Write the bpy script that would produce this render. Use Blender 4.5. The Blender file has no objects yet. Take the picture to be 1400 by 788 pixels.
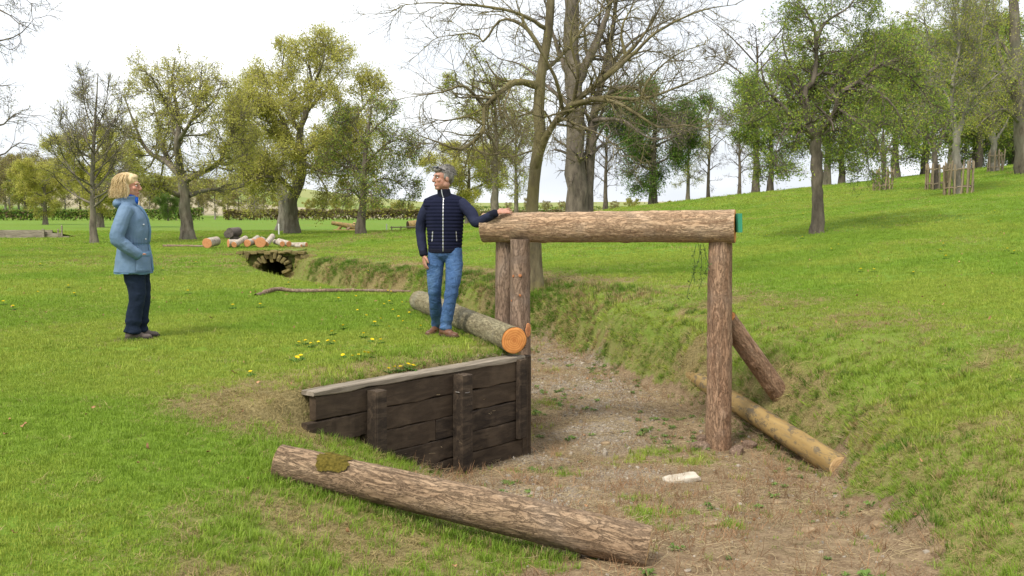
import bpy, bmesh, math, random
import numpy as np
from mathutils import Vector, Matrix, Euler

S = bpy.context.scene
COL = S.collection
rad = math.radians

# ------------------------------------------------------------------ camera, sky, sun, exposure
FPX, CW, CH, HORIZ, CAMZ = 1361.0, 1400.0, 788.0, 293.0, 1.27
PITCH = math.atan((CH / 2 - HORIZ) / FPX)
cam = bpy.data.cameras.new('camera')
cam.sensor_width = 36.0
cam.lens = 36.0 * FPX / CW
cam.clip_start = 0.05
cam.clip_end = 6000
camo = bpy.data.objects.new('camera', cam)
camo.location = (0, 0, CAMZ)
camo.rotation_euler = (math.pi / 2 - PITCH, 0, 0)
COL.objects.link(camo)
S.camera = camo

SUN_EL, SUN_AZ = rad(52), rad(-35)      # azimuth measured from -Y (behind the camera) towards -X
w = bpy.data.worlds.new('World'); S.world = w; w.use_nodes = True
nt = w.node_tree; nt.nodes.clear()
o_ = nt.nodes.new('ShaderNodeOutputWorld')
sky = nt.nodes.new('ShaderNodeTexSky'); sky.sky_type = 'NISHITA'; sky.sun_disc = False
sky.sun_elevation = SUN_EL; sky.sun_rotation = math.pi + SUN_AZ
sky.air_density = 1.0; sky.dust_density = 3.0
bg1 = nt.nodes.new('ShaderNodeBackground'); bg1.inputs[1].default_value = 0.10
nt.links.new(sky.outputs[0], bg1.inputs[0])
tc = nt.nodes.new('ShaderNodeTexCoord')
mp = nt.nodes.new('ShaderNodeMapping'); mp.inputs['Scale'].default_value = (1.2, 1.2, 4.0)
nz = nt.nodes.new('ShaderNodeTexNoise'); nz.inputs['Scale'].default_value = 1.6; nz.inputs['Detail'].default_value = 5
rp = nt.nodes.new('ShaderNodeValToRGB')
rp.color_ramp.elements[0].position = 0.36; rp.color_ramp.elements[0].color = (0.54, 0.58, 0.64, 1)
rp.color_ramp.elements[1].position = 0.70; rp.color_ramp.elements[1].color = (1.0, 1.0, 1.0, 1)
nt.links.new(tc.outputs['Generated'], mp.inputs[0]); nt.links.new(mp.outputs[0], nz.inputs['Vector'])
nt.links.new(nz.outputs[0], rp.inputs[0])
bg2 = nt.nodes.new('ShaderNodeBackground'); bg2.inputs[1].default_value = 0.60
nt.links.new(rp.outputs[0], bg2.inputs[0])
mx = nt.nodes.new('ShaderNodeMixShader'); mx.inputs[0].default_value = 0.9
nt.links.new(bg1.outputs[0], mx.inputs[1]); nt.links.new(bg2.outputs[0], mx.inputs[2])
nt.links.new(mx.outputs[0], o_.inputs[0])

sd = bpy.data.lights.new('sun', 'SUN'); sd.energy = 1.5; sd.angle = rad(14); sd.color = (1.0, 0.95, 0.86)
so = bpy.data.objects.new('sun', sd); COL.objects.link(so)
sdir = Vector((math.sin(SUN_AZ) * math.cos(SUN_EL), -math.cos(SUN_AZ) * math.cos(SUN_EL), math.sin(SUN_EL)))
so.rotation_euler = sdir.to_track_quat('Z', 'Y').to_euler()
so.location = sdir * 60

vs = S.view_settings
S.display_settings.display_device = 'sRGB'
vs.view_transform = 'Standard'; vs.look = 'None'; vs.gamma = 1; vs.use_curve_mapping = False
vs.exposure = 1.38
S.render.engine = 'CYCLES'
S.cycles.use_denoising = True
S.cycles.max_bounces = 6; S.cycles.diffuse_bounces = 3; S.cycles.transparent_max_bounces = 6
S.cycles.transmission_bounces = 3

# ------------------------------------------------------------------ helpers
def pix(u, v, y):
    """world point seen at photo pixel (u, v) at world distance y"""
    r = (u - CW / 2) / FPX; q = (CH / 2 - v) / FPX
    d = np.array([r, math.cos(PITCH) + q * math.sin(PITCH), -math.sin(PITCH) + q * math.cos(PITCH)])
    return np.array([0, 0, CAMZ]) + d * (y / d[1])

def ss(a, b, x):
    t = np.clip((np.asarray(x, float) - a) / (b - a), 0, 1)
    return t * t * (3 - 2 * t)

def _hash(i, j, k, seed):
    h = (i * 374761393 + j * 668265263 + k * 2147483647 + seed * 1274126177) & 0xFFFFFFFF
    h = ((h ^ (h >> 13)) * 1274126177) & 0xFFFFFFFF
    h = ((h ^ (h >> 15)) * 2246822519) & 0xFFFFFFFF
    return ((h ^ (h >> 16)) & 0xFFFF) / 65535.0

def vnoise(x, y, z=0.0, seed=0):
    x, y, z = np.broadcast_arrays(np.asarray(x, float), np.asarray(y, float), np.asarray(z, float))
    xi, yi, zi = np.floor(x).astype(np.int64), np.floor(y).astype(np.int64), np.floor(z).astype(np.int64)
    fx, fy, fz = x - xi, y - yi, z - zi
    fx = fx * fx * (3 - 2 * fx); fy = fy * fy * (3 - 2 * fy); fz = fz * fz * (3 - 2 * fz)
    r = 0
    for a in (0, 1):
        for b in (0, 1):
            for c in (0, 1):
                wgt = (fx if a else 1 - fx) * (fy if b else 1 - fy) * (fz if c else 1 - fz)
                r = r + wgt * _hash(xi + a, yi + b, zi + c, seed)
    return r

def fbm(x, y, z=0.0, seed=0, oct=4):
    a, s, t, n = 0.5, 0, 1.0, 0
    for i in range(oct):
        s = s + a * vnoise(np.asarray(x) * t, np.asarray(y) * t, np.asarray(z) * t, seed + i * 17); n += a
        a *= 0.5; t *= 2.03
    return s / n

def make_mesh(name, V, faces, mats=(), smooth=True):
    """faces: list of (int array F x k, material index)"""
    me = bpy.data.meshes.new(name)
    V = np.asarray(V, np.float32)
    me.vertices.add(len(V)); me.vertices.foreach_set('co', V.ravel())
    loops, starts, mi, pos = [], [], [], 0
    for F, m in faces:
        F = np.asarray(F, np.int32)
        if len(F) == 0: continue
        k = F.shape[1]
        loops.append(F.ravel()); starts.append(pos + np.arange(len(F), dtype=np.int32) * k)
        mi.append(np.full(len(F), m, np.int32)); pos += F.size
    loops = np.concatenate(loops); starts = np.concatenate(starts); mi = np.concatenate(mi)
    me.loops.add(len(loops)); me.loops.foreach_set('vertex_index', loops)
    me.polygons.add(len(starts)); me.polygons.foreach_set('loop_start', starts)
    me.polygons.foreach_set('material_index', mi)
    me.polygons.foreach_set('use_smooth', np.full(len(starts), bool(smooth)))
    for m in mats: me.materials.append(m)
    me.update(calc_edges=True); me.validate()
    return me

def set_attr(me, name, vals, typ='FLOAT_COLOR'):
    a = me.attributes.new(name, typ, 'POINT')
    vals = np.asarray(vals, np.float32)
    if typ == 'FLOAT_COLOR':
        if vals.shape[1] == 3: vals = np.concatenate([vals, np.ones((len(vals), 1), np.float32)], 1)
        a.data.foreach_set('color', vals.ravel())
    elif typ == 'FLOAT_VECTOR': a.data.foreach_set('vector', vals.ravel())
    else: a.data.foreach_set('value', vals.ravel())

def link(name, me, parent=None):
    o = bpy.data.objects.new(name, me); COL.objects.link(o)
    if parent is not None: o.parent = parent
    return o

def tag(o, label=None, cat=None, group=None, kind=None):
    if label: o['label'] = label
    if cat: o['category'] = cat
    if group: o['group'] = group
    if kind: o['kind'] = kind
    return o

def thing(name, loc, label, cat, group=None, rz=0.0):
    o = bpy.data.objects.new(name, None); COL.objects.link(o)
    o.empty_display_size = 0.1
    o.location = tuple(float(v) for v in loc); o.rotation_euler = (0, 0, rz)
    return tag(o, label, cat, group)

def copy_tree(o, parent=None):
    c = o.copy(); COL.objects.link(c); c.parent = parent
    for ch in list(o.children): copy_tree(ch, c)
    return c

def box(V, F, c, sx, sy, sz, R=None):
    """append a box (half sizes) to vertex / face lists"""
    b = len(V); c = np.asarray(c, float)
    for dx, dy, dz in ((-1,-1,-1),(1,-1,-1),(1,1,-1),(-1,1,-1),(-1,-1,1),(1,-1,1),(1,1,1),(-1,1,1)):
        p = np.array([dx * sx, dy * sy, dz * sz])
        if R is not None: p = R @ p
        V.append(c + p)
    for f in ((0,3,2,1),(4,5,6,7),(0,1,5,4),(1,2,6,5),(2,3,7,6),(3,0,4,7)): F.append([b + i for i in f])

def smooth_path(pts, n):
    P = np.asarray(pts, float)
    if len(P) == 2:
        t = np.linspace(0, 1, n)[:, None]; return P[0] * (1 - t) + P[1] * t
    Q = np.vstack([2 * P[0] - P[1], P, 2 * P[-1] - P[-2]])
    out = []
    for i in range(1, len(Q) - 2):
        t = np.linspace(0, 1, 12, endpoint=False)[:, None]
        a, b, c, d = Q[i - 1], Q[i], Q[i + 1], Q[i + 2]
        out.append(0.5 * ((2 * b) + (-a + c) * t + (2 * a - 5 * b + 4 * c - d) * t ** 2 + (-a + 3 * b - 3 * c + d) * t ** 3))
    C = np.vstack(out + [P[-1:]])
    s = np.r_[0, np.cumsum(np.linalg.norm(np.diff(C, axis=0), axis=1))]
    u = np.linspace(0, s[-1], n)
    return np.stack([np.interp(u, s, C[:, k]) for k in range(3)], 1)

def nrm(v): return v / np.maximum(np.linalg.norm(v, axis=-1, keepdims=True), 1e-9)

def tubes(paths, rads, sides):
    paths = np.asarray(paths, float); rads = np.asarray(rads, float)
    P, n, _ = paths.shape
    t = nrm(np.gradient(paths, axis=1))
    md = t.mean(1)
    ref = np.zeros((P, 3)); ref[np.arange(P), np.argmin(np.abs(md), 1)] = 1
    u = nrm(np.cross(t, ref[:, None, :])); v = np.cross(t, u)
    a = np.arange(sides) * 2 * math.pi / sides
    V = paths[:, :, None, :] + rads[:, :, None, None] * (np.cos(a)[None, None, :, None] * u[:, :, None, :] + np.sin(a)[None, None, :, None] * v[:, :, None, :])
    idx = np.arange(P * n * sides).reshape(P, n, sides)
    i0 = idx[:, :-1, :]; i1 = idx[:, 1:, :]
    F = np.stack([i0, np.roll(i0, -1, 2), np.roll(i1, -1, 2), i1], -1).reshape(-1, 4)
    return V.reshape(-1, 3), F

# ------------------------------------------------------------------ node helpers
class Mat:
    def __init__(s, name, rough=0.85, spec=0.3):
        s.m = bpy.data.materials.new(name); s.m.use_nodes = True
        s.nt = s.m.node_tree; s.b = s.nt.nodes['Principled BSDF']
        s.out = s.nt.nodes['Material Output']
        s.b.inputs['Roughness'].default_value = rough
        s.b.inputs['Specular IOR Level'].default_value = spec
        s._c = {}
    def n(s, t, **k):
        x = s.nt.nodes.new(t)
        for a, b in k.items(): setattr(x, a, b)
        return x
    def l(s, a, b): s.nt.links.new(a, b)
    def obj(s, scale=(1, 1, 1), kind='Object'):
        key = (tuple(scale), kind)
        if key not in s._c:
            t = s.n('ShaderNodeTexCoord'); m = s.n('ShaderNodeMapping'); m.inputs['Scale'].default_value = scale
            s.l(t.outputs[kind], m.inputs[0]); s._c[key] = m.outputs[0]
        return s._c[key]
    def noise(s, scale, vec=None, detail=4, rough=0.6, dist=0.0):
        x = s.n('ShaderNodeTexNoise'); x.inputs['Scale'].default_value = scale; x.inputs['Detail'].default_value = detail
        x.inputs['Roughness'].default_value = rough; x.inputs['Distortion'].default_value = dist
        if vec is not None: s.l(vec, x.inputs['Vector'])
        return x.outputs[0]
    def voro(s, scale, vec=None, feature='F1', rnd=1.0):
        x = s.n('ShaderNodeTexVoronoi'); x.feature = feature; x.inputs['Scale'].default_value = scale
        if vec is not None: s.l(vec, x.inputs['Vector'])
        return x
    def ramp(s, fac, stops):
        x = s.n('ShaderNodeValToRGB'); e = x.color_ramp.elements
        while len(e) < len(stops): e.new(0.5)
        for i, (p, c) in enumerate(stops):
            e[i].position = p
            e[i].color = (c, c, c, 1) if isinstance(c, (int, float)) else (*c, 1)
        s.l(fac, x.inputs[0]); return x.outputs[0]
    def mix(s, fac, a, b, mode='MIX'):
        x = s.n('ShaderNodeMix', data_type='RGBA', blend_type=mode)
        for sock, val in ((x.inputs[0], fac), (x.inputs[6], a), (x.inputs[7], b)):
            if isinstance(val, (int, float)): sock.default_value = val
            elif isinstance(val, tuple): sock.default_value = (*val, 1)
            else: s.l(val, sock)
        return x.outputs[2]
    def math(s, op, a, b=0.5):
        x = s.n('ShaderNodeMath', operation=op)
        for sock, val in ((x.inputs[0], a), (x.inputs[1], b)):
            if isinstance(val, (int, float)): sock.default_value = val
            else: s.l(val, sock)
        return x.outputs[0]
    def attr(s, name, inst=False):
        x = s.n('ShaderNodeAttribute'); x.attribute_name = name
        if inst: x.attribute_type = 'INSTANCER'
        return x.outputs['Color']
    def col(s, c):
        if isinstance(c, tuple): s.b.inputs['Base Color'].default_value = (*c, 1)
        else: s.l(c, s.b.inputs['Base Color'])
    def bump(s, h, strength=0.4, dist=0.02):
        x = s.n('ShaderNodeBump'); x.inputs['Strength'].default_value = strength; x.inputs['Distance'].default_value = dist
        s.l(h, x.inputs['Height']); s.l(x.outputs[0], s.b.inputs['Normal'])
    def leafy(s, color, trans=0.35):
        d = s.b; t = s.n('ShaderNodeBsdfTranslucent'); x = s.n('ShaderNodeMixShader'); x.inputs[0].default_value = trans
        s.l(color, d.inputs['Base Color']); s.l(color, t.inputs[0])
        s.l(d.outputs[0], x.inputs[1]); s.l(t.outputs[0], x.inputs[2]); s.l(x.outputs[0], s.out.inputs[0])

# ------------------------------------------------------------------ terrain
_Y  = [0,    5.3,  7.0,  7.7,  8.5,  9.2,  9.4, 11.0, 13.0, 16.0, 17.0, 21.3, 25.8, 30.8, 34]
_LT = [-1.9, -2.3, -2.6, -2.3, -2.0, -1.6, 0.02,-0.45,-1.05,-1.75,-3.1, -5.3, -7.2, -8.5, -8.5]
_LB = [0.35, 0.50, 0.0,  -0.22,-0.5, 0.0,  0.24, 0.0, -0.45,-1.05,-2.1, -4.4, -6.4, -7.75,-7.75]
_RB = [2.0,  2.10, 2.2,  2.55, 2.65, 2.52, 2.50, 2.1,  1.60, 0.75, 0.35,-2.0, -4.6, -7.0, -7.0]
_RT = [4.1,  4.2,  4.3,  4.5,  4.5,  4.3,  4.3,  3.9,  3.3,  2.4,  1.9,-.5,  -3.2, -5.9, -5.9]
_ZB = [-0.50,-0.60,-0.82,-0.90,-0.95,-1.0,-0.99,-0.97,-0.93,-0.86,-0.84,-0.78,-0.74,-0.70,-0.70]
W0 = np.array([-1.50, 7.20]); W1 = np.array([0.10, 9.22])
WD = (W1 - W0) / np.linalg.norm(W1 - W0); WLEN = float(np.linalg.norm(W1 - W0))
WN = np.array([WD[1], -WD[0]])          # towards the ditch
CUL_Y = 30.6

def base_z(x, y):
    ye = np.minimum(y, 60) - np.maximum(y - 60, 0) * 0.7
    xx = np.where(x > 30, 30 + 0.4 * (x - 30), x)
    p = 0.109 * xx + 0.028 * ye - 0.75
    z = 0.22 * np.logaddexp(0, p / 0.22)
    z = z - 0.33 * (1 - ss(0, 8, y)) * (1 - ss(2, 7, x))
    z = z + 0.10 * (fbm(x * 0.16, y * 0.16, 0, 3, 3) - 0.5) * ss(6, 14, np.hypot(x, y - 8)) + 0.035 * (fbm(x * 0.9, y * 0.9, 0, 5, 3) - 0.5)
    far = ss(280, 800, y)
    z = z + far * (8 + 7 * (fbm(x * 0.004, y * 0.004, 0, 9, 3) - 0.35))
    z = z + 20 * ss(-50, -260, x) * ss(200, 420, y)
    return z

def ditch(x, y):
    lt, lb, rb, rt, zb = (np.interp(y, _Y, t) for t in (_LT, _LB, _RB, _RT, _ZB))
    wob = 0.22 * (fbm(y * 0.9, x * 0.3, 0, 21, 3) - 0.5)
    rb = rb + wob; rt = rt + 2.5 * wob
    tl = np.clip((x - lt) / (lb - lt), 0, 1); tl = tl * tl * (3 - 2 * tl)
    tr = np.clip((rt - x) / (rt - rb), 0, 1)
    kk = 0.72 - 0.36 * ss(8.6, 10.6, y)
    fr = kk * tr ** 1.35 + (1 - kk) * ss(0.74, 0.98, tr)
    fr = np.where(tr >= 1, 1, fr)
    f = np.minimum(tl, fr)
    f = f * (1 - ss(CUL_Y + 2.6, CUL_Y + 2.7, y))
    return f, tl, fr, zb

def gz(x, y):
    x = np.asarray(x, float); y = np.asarray(y, float)
    b = base_z(x, y)
    f, tl, fr, zb = ditch(x, y)
    # inside the culvert the channel is a narrow notch
    notch = (x > -7.78) & (x < -6.98)
    f = np.where(y > CUL_Y, np.where(notch & (y < CUL_Y + 2.6), 1.0, 0.0), f)
    z = b + (zb + 0.05 * (fbm(x * 2.2, y * 2.2, 0, 31, 4) - 0.5) - b) * f
    # clods and hollows on the right bank
    bank = np.clip(fr * (1 - fr) * 4, 0, 1) * (tl > 0.9)
    z = z + bank * 0.30 * (fbm(x * 2.1, y * 2.1, 0, 41, 4) - 0.5) + bank * 0.14 * (fbm(x * 6, y * 7, 0, 43, 3) - 0.5)
    # level lawn kept up behind the timber wall
    s = (x - W0[0]) * WN[0] + (y - W0[1]) * WN[1]
    wgt = (1 - ss(-0.11, -0.04, s)) * ss(6.7, 7.28, y) * (1 - ss(9.3, 9.42, y))
    lawn = b - 0.03
    z = z + (lawn - z) * wgt
    return z

def gz1(x, y): return float(gz(np.array([x]), np.array([y]))[0])

def axis(segs):
    out = []
    for a, b, d in segs:
        n = max(1, int(round((b - a) / d))); out.append(np.linspace(a, b, n, endpoint=False))
    return np.concatenate(out + [[segs[-1][1]]])
gx = axis([(-2500, -400, 300), (-400, -80, 20), (-80, -20, 3), (-20, -9, 0.6), (-9, -3.2, 0.10), (-3.2, 5.2, 0.055), (5.2, 9, 0.25), (9, 40, 1.5), (40, 120, 10), (120, 400, 40), (400, 2500, 300)])
gy = axis([(-60, -5, 8), (-5, 2.5, 0.5), (2.5, 14, 0.055), (14, 22, 0.10), (22, 30, 0.2), (30, 34, 0.10), (34, 70, 1.2), (70, 300, 8), (300, 900, 25), (900, 3500, 200)])
GX, GY = np.meshgrid(gx, gy)
GZ = gz(GX, GY)
nx, ny = len(gx), len(gy)
idx = np.arange(nx * ny).reshape(ny, nx)
gf = np.stack([idx[:-1, :-1], idx[:-1, 1:], idx[1:, 1:], idx[1:, :-1]], -1).reshape(-1, 4)

def masks(x, y):
    """dirt (bare floor), dry (thatch), gravel"""
    f, tl, fr, zb = ditch(x, y)
    n1 = fbm(x * 1.1, y * 1.1, 0, 51, 4); n2 = fbm(x * 4.5, y * 4.5, 0, 53, 3); n3 = fbm(x * 0.35, y * 0.35, 0, 55, 3)
    ff = np.minimum(tl, fr)
    dirt = ss(0.80, 0.94, ff + 0.34 * (n1 - 0.5) + 0.24 * (n2 - 0.5))
    dirt = dirt * (1 - 0.6 * ss(14, 20, y))
    s = (x - W0[0]) * WN[0] + (y - W0[1]) * WN[1]
    behind = (1 - ss(-0.2, -0.02, s)) * ss(6.9, 7.2, y) * (1 - ss(9.3, 9.42, y))
    dirt = dirt * (1 - behind)
    dry = np.clip(ss(0.1, 0.75, ff) * 0.55, 0, 1) * (1 - dirt)
    # worn strip behind the wall and the trodden patch left of it
    strip = (1 - ss(0.10, 0.75, np.abs(s + 0.40))) * ss(6.6, 7.2, y) * (1 - ss(9.2, 9.9, y)) * (1 - ss(0, .6, x))
    dry = np.maximum(dry, strip * (0.45 + 0.9 * (n1 - 0.3)))
    # raked clippings in the foreground
    fore = (1 - ss(0.9, 1.9, np.hypot((x + 0.65) * 0.85, (y - 4.35) * 1.25)))
    dry = np.maximum(dry, fore * ss(0.30, 0.55, n1 + 0.3 * (n2 - 0.5)) * 0.8)
    worn = (1 - ss(0.25, 0.8, np.hypot((x + 1.85) * 0.8, (y - 7.1) * 0.7)))
    dry = np.maximum(dry, worn * ss(0.30, 0.52, n1 + 0.3 * (n2 - 0.5)) * 0.9)
    # bleached top of the right bank
    rb_ = np.interp(y, _Y, _RB); dist = x - rb_
    rbk = (1 - ss(1.3, 3.4, dist)) * (dist > -.3) * (tl > .9) * (1 - dirt) * (1 - ss(24, 29, y))
    dry = np.maximum(dry, rbk * (0.6 + 0.4 * ss(8, 10, y)) * (0.30 + 0.62 * ss(0.36, 0.60, n1 + 0.3 * (n2 - .5))))
    dry = np.maximum(dry, 0.20 * ss(0.55, 0.78, n3 + 0.25 * (n1 - 0.5)))
    culv = (1 - ss(1.0, 4.0, np.hypot((x + 6.8) * 0.6, (y - 27.5) * 0.45)))
    dry = np.maximum(dry, culv * 0.6 * ss(.3, .6, n1))
    grav = dirt * (1 - ss(0.3, 1.15, np.abs(x - 0.45 - 0.10 * (y - 8.5)))) * ss(6.3, 7.4, y) * (1 - ss(15, 19, y)) * ss(0.3, 0.62, n1)
    return np.clip(dirt, 0, 1), np.clip(dry, 0, 1), np.clip(grav, 0, 1)

dm, dr, gr = masks(GX.ravel(), GY.ravel())

g = Mat('turf_and_soil', 0.95, 0.15)
pos = g.n('ShaderNodeNewGeometry').outputs['Position']
a_ = g.attr('cover'); sep = g.n('ShaderNodeSeparateColor'); g.l(a_, sep.inputs[0])
nA = g.noise(0.35, pos, 4); nB = g.noise(9.0, pos, 5); nC = g.noise(60.0, pos, 3); nD = g.noise(0.06, pos, 3)
green = g.mix(g.ramp(nA, [(0.35, 0.0), (0.65, 1.0)]), (0.135, 0.225, 0.020), (0.195, 0.260, 0.032))
green = g.mix(g.ramp(nD, [(0.4, 0.0), (0.62, 1.0)]), green, (0.155, 0.265, 0.026))
green = g.mix(g.ramp(nC, [(0.35, 0.0), (0.7, 0.6)]), green, (0.050, 0.095, 0.010))
straw = g.mix(g.ramp(nC, [(0.3, 0.0), (0.7, 1.0)]), (0.13, 0.105, 0.040), (0.30, 0.24, 0.11))
soil = g.mix(g.ramp(nB, [(0.3, 0.0), (0.7, 1.0)]), (0.115, 0.072, 0.040), (0.27, 0.195, 0.115))
soil = g.mix(g.ramp(nC, [(0.45, 0.0), (0.75, 0.7)]), soil, (0.36, 0.27, 0.16))
gravl = g.mix(g.ramp(nC, [(0.4, 0.0), (0.6, 1.0)]), (0.15, 0.115, 0.08), (0.38, 0.33, 0.27))
c = g.mix(g.ramp(g.math('ADD', sep.outputs[1], g.math('MULTIPLY', g.math('SUBTRACT', nB, 0.5), 0.4)), [(0.15, 0.0), (0.75, 1.0)]), green, straw)
c = g.mix(g.ramp(g.math('ADD', sep.outputs[0], g.math('MULTIPLY', g.math('SUBTRACT', nB, 0.5), 0.5)), [(0.3, 0.0), (0.7, 1.0)]), c, soil)
c = g.mix(sep.outputs[2], c, gravl)
# far fields: paler pasture and ploughland beyond the park
fld = g.voro(0.006, pos); fld.inputs['Randomness'].default_value = 0.8
fc = g.n('ShaderNodeSeparateColor'); g.l(fld.outputs['Color'], fc.inputs[0])
fcol = g.ramp(fc.outputs[0], [(0.0, (0.16, 0.24, 0.05)), (0.35, (0.30, 0.30, 0.12)), (0.6, (0.14, 0.22, 0.04)), (0.85, (0.36, 0.31, 0.20))])
sp = g.n('ShaderNodeSeparateXYZ'); g.l(pos, sp.inputs[0])
farm = g.ramp(g.math('MULTIPLY', sp.outputs[1], 0.001), [(0.29, 0.0), (0.31, 1.0)])
c = g.mix(farm, c, fcol)
g.col(c)
g.bump(g.math('ADD', nB, g.math('MULTIPLY', nC, 0.5)), 0.7, 0.03)
GROUND = g.m
me = make_mesh('ground', np.stack([GX.ravel(), GY.ravel(), GZ.ravel()], 1), [(gf, 0)], [GROUND])
set_attr(me, 'cover', np.stack([dm, dr, gr], 1))
tag(link('ground', me), 'mown parkland lawn with the stony dry ditch cut through it', kind='structure')

# ------------------------------------------------------------------ scatter with geometry nodes
def scatter(name, pts, rot, scl, idx, tint, sources, label, cat):
    me = bpy.data.meshes.new(name); n = len(pts)
    me.vertices.add(n); me.vertices.foreach_set('co', np.asarray(pts, np.float32).ravel())
    set_attr(me, 'rot', rot, 'FLOAT_VECTOR'); set_attr(me, 'scl', scl, 'FLOAT')
    a = me.attributes.new('pick', 'INT', 'POINT'); a.data.foreach_set('value', np.asarray(idx, np.int32))
    set_attr(me, 'tint', tint)
    c = bpy.data.collections.new(name + '_pieces')
    for i, s in enumerate(sources):
        c.objects.link(bpy.data.objects.new('%s_%02d' % (name, i), s))
    ng = bpy.data.node_groups.new(name, 'GeometryNodeTree')
    ng.interface.new_socket('Geometry', in_out='INPUT', socket_type='NodeSocketGeometry')
    ng.interface.new_socket('Geometry', in_out='OUTPUT', socket_type='NodeSocketGeometry')
    N = ng.nodes.new; L = ng.links.new
    gi, go = N('NodeGroupInput'), N('NodeGroupOutput')
    iop, ci = N('GeometryNodeInstanceOnPoints'), N('GeometryNodeCollectionInfo')
    ci.inputs['Collection'].default_value = c
    ci.inputs['Separate Children'].default_value = True; ci.inputs['Reset Children'].default_value = True
    def na(nm, dt):
        x = N('GeometryNodeInputNamedAttribute'); x.data_type = dt; x.inputs['Name'].default_value = nm; return x.outputs[0]
    L(gi.outputs[0], iop.inputs['Points']); L(ci.outputs[0], iop.inputs['Instance'])
    iop.inputs['Pick Instance'].default_value = True
    L(na('pick', 'INT'), iop.inputs['Instance Index'])
    L(na('rot', 'FLOAT_VECTOR'), iop.inputs['Rotation']); L(na('scl', 'FLOAT'), iop.inputs['Scale'])
    L(iop.outputs[0], go.inputs[0])
    o = link(name, me)
    md = o.modifiers.new('scatter', 'NODES'); md.node_group = ng
    return tag(o, label, cat, kind='stuff')

def tuft(seed, n, h0, h1, r, wdt, lean, mat, flop=0.0):
    rg = np.random.default_rng(seed); V, T, Q = [], [], []
    for i in range(n):
        a = rg.uniform(0, 2 * math.pi); rr = r * math.sqrt(rg.uniform(0, 1))
        b = np.array([rr * math.cos(a), rr * math.sin(a), -0.006])
        h = rg.uniform(h0, h1); d = rg.uniform(0, 2 * math.pi); ln = rg.uniform(0.2, 1) * lean
        dv = np.array([math.cos(d), math.sin(d), 0]); sd = np.array([-math.sin(d + rg.uniform(-.8, .8)), math.cos(d), 0]) * wdt * rg.uniform(.7, 1.3)
        p1 = b + dv * h * ln * 0.35 + np.array([0, 0, h * 0.55 * (1 - flop)])
        p2 = b + dv * h * ln + np.array([0, 0, h * (1 - 0.35 * ln) * (1 - flop)])
        k = len(V); V += [b - sd, b + sd, p1 + sd * .75, p1 - sd * .75, p2]
        Q.append([k, k + 1, k + 2, k + 3]); T.append([k + 3, k + 2, k + 4])
    return make_mesh('grass_tuft', V, [(Q, 0), (T, 0)], [mat])

gm = Mat('grass_blade', 0.6, 0.25)
gm.leafy(gm.attr('tint', True), 0.30); GRASSM = gm.m
rng = np.random.default_rng(7)
tufts = [tuft(i, 18, 0.016, 0.040, 0.055, 0.0022, 0.6, GRASSM) for i in range(4)]
tufts += [tuft(10 + i, 16, 0.04, 0.11, 0.05, 0.0024, 0.85, GRASSM) for i in range(2)]         # 4,5 longer
tufts += [tuft(20 + i, 16, 0.05, 0.13, 0.07, 0.0020, 1.0, GRASSM, 0.78) for i in range(2)]     # 6,7 lying thatch
tufts += [tuft(30 + i, 22, 0.02, 0.045, 0.16, 0.0060, 0.5, GRASSM) for i in range(2)]          # 8,9 wide far clumps

def grass_points(y0, y1, dens, pad=1.16):
    area = (y1 ** 2 - y0 ** 2) * 0.515 * pad
    n = int(area * dens)
    y = np.sqrt(rng.uniform(y0 ** 2, y1 ** 2, n)); x = rng.uniform(-0.515 * pad, 0.515 * pad, n) * y
    return x, y
def tints(dry, x, y, n):
    base = np.array([0.230, 0.345, 0.034]); base2 = np.array([0.330, 0.395, 0.055]); dk = np.array([0.125, 0.225, 0.020]); st = np.array([0.44, 0.34, 0.15]); st2 = np.array([0.33, 0.27, 0.10])
    a = fbm(x * 0.5, y * 0.5, 0, 61, 3); b = rng.uniform(0, 1, n)
    c = base + (base2 - base) * ss(.35, .65, a)[:, None]
    c = c + (dk - c) * (ss(.55, 1, b) * 0.55)[:, None]
    m = (rng.uniform(0, 1, n) < dry * 0.95 + 0.03)
    sc = st + (st2 - st) * rng.uniform(0, 1, n)[:, None]
    c = np.where(m[:, None], sc * rng.uniform(.7, 1.1, n)[:, None], c * rng.uniform(0.8, 1.15, n)[:, None])
    return c, m
PX, PY, PS, PI, PT = [], [], [], [], []
for (y0, y1, dens, sc) in ((3.2, 8, 1450, 0.68), (8, 14, 700, 0.9), (14, 24, 210, 1.25), (24, 42, 38, 1.1), (42, 75, 12, 1.7)):
    x, y = grass_points(y0, y1, dens)
    d_, dry_, g_ = masks(x, y)
    keep = rng.uniform(0, 1, len(x)) > d_ * 0.985 + 0.25 * g_
    s_ = (x - W0[0]) * WN[0] + (y - W0[1]) * WN[1]
    keep &= ~((np.abs(s_ + 0.01) < 0.10) & (y > 7.15) & (y < 9.4))
    keep &= ~((y > CUL_Y - 0.05) & (y < CUL_Y + 2.7) & (x > -7.8) & (x < -6.95))
    x, y, dry_, d_ = x[keep], y[keep], dry_[keep], d_[keep]
    c_, m_ = tints(dry_, x, y, len(x))
    far = y0 >= 24
    f, tl, fr, zb = ditch(x, y); bank = (np.minimum(tl, fr) > 0.2)
    lng = rng.uniform(0, 1, len(x)) < np.where(bank, 0.50, 0.012)
    pk = np.where(m_, rng.integers(6, 8, len(x)), np.where(lng, rng.integers(4, 6, len(x)), rng.integers(0, 4, len(x))))
    if far: pk = rng.integers(8, 10, len(x))
    PX.append(x); PY.append(y); PI.append(pk); PT.append(c_)
    PS.append(sc * rng.uniform(0.7, 1.3, len(x)) * np.where(d_ > .5, 0.8, 1))
cy = rng.uniform(4.6, 19, 5200); cx = rng.uniform(-1.5, 4.8, 5200)
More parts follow.
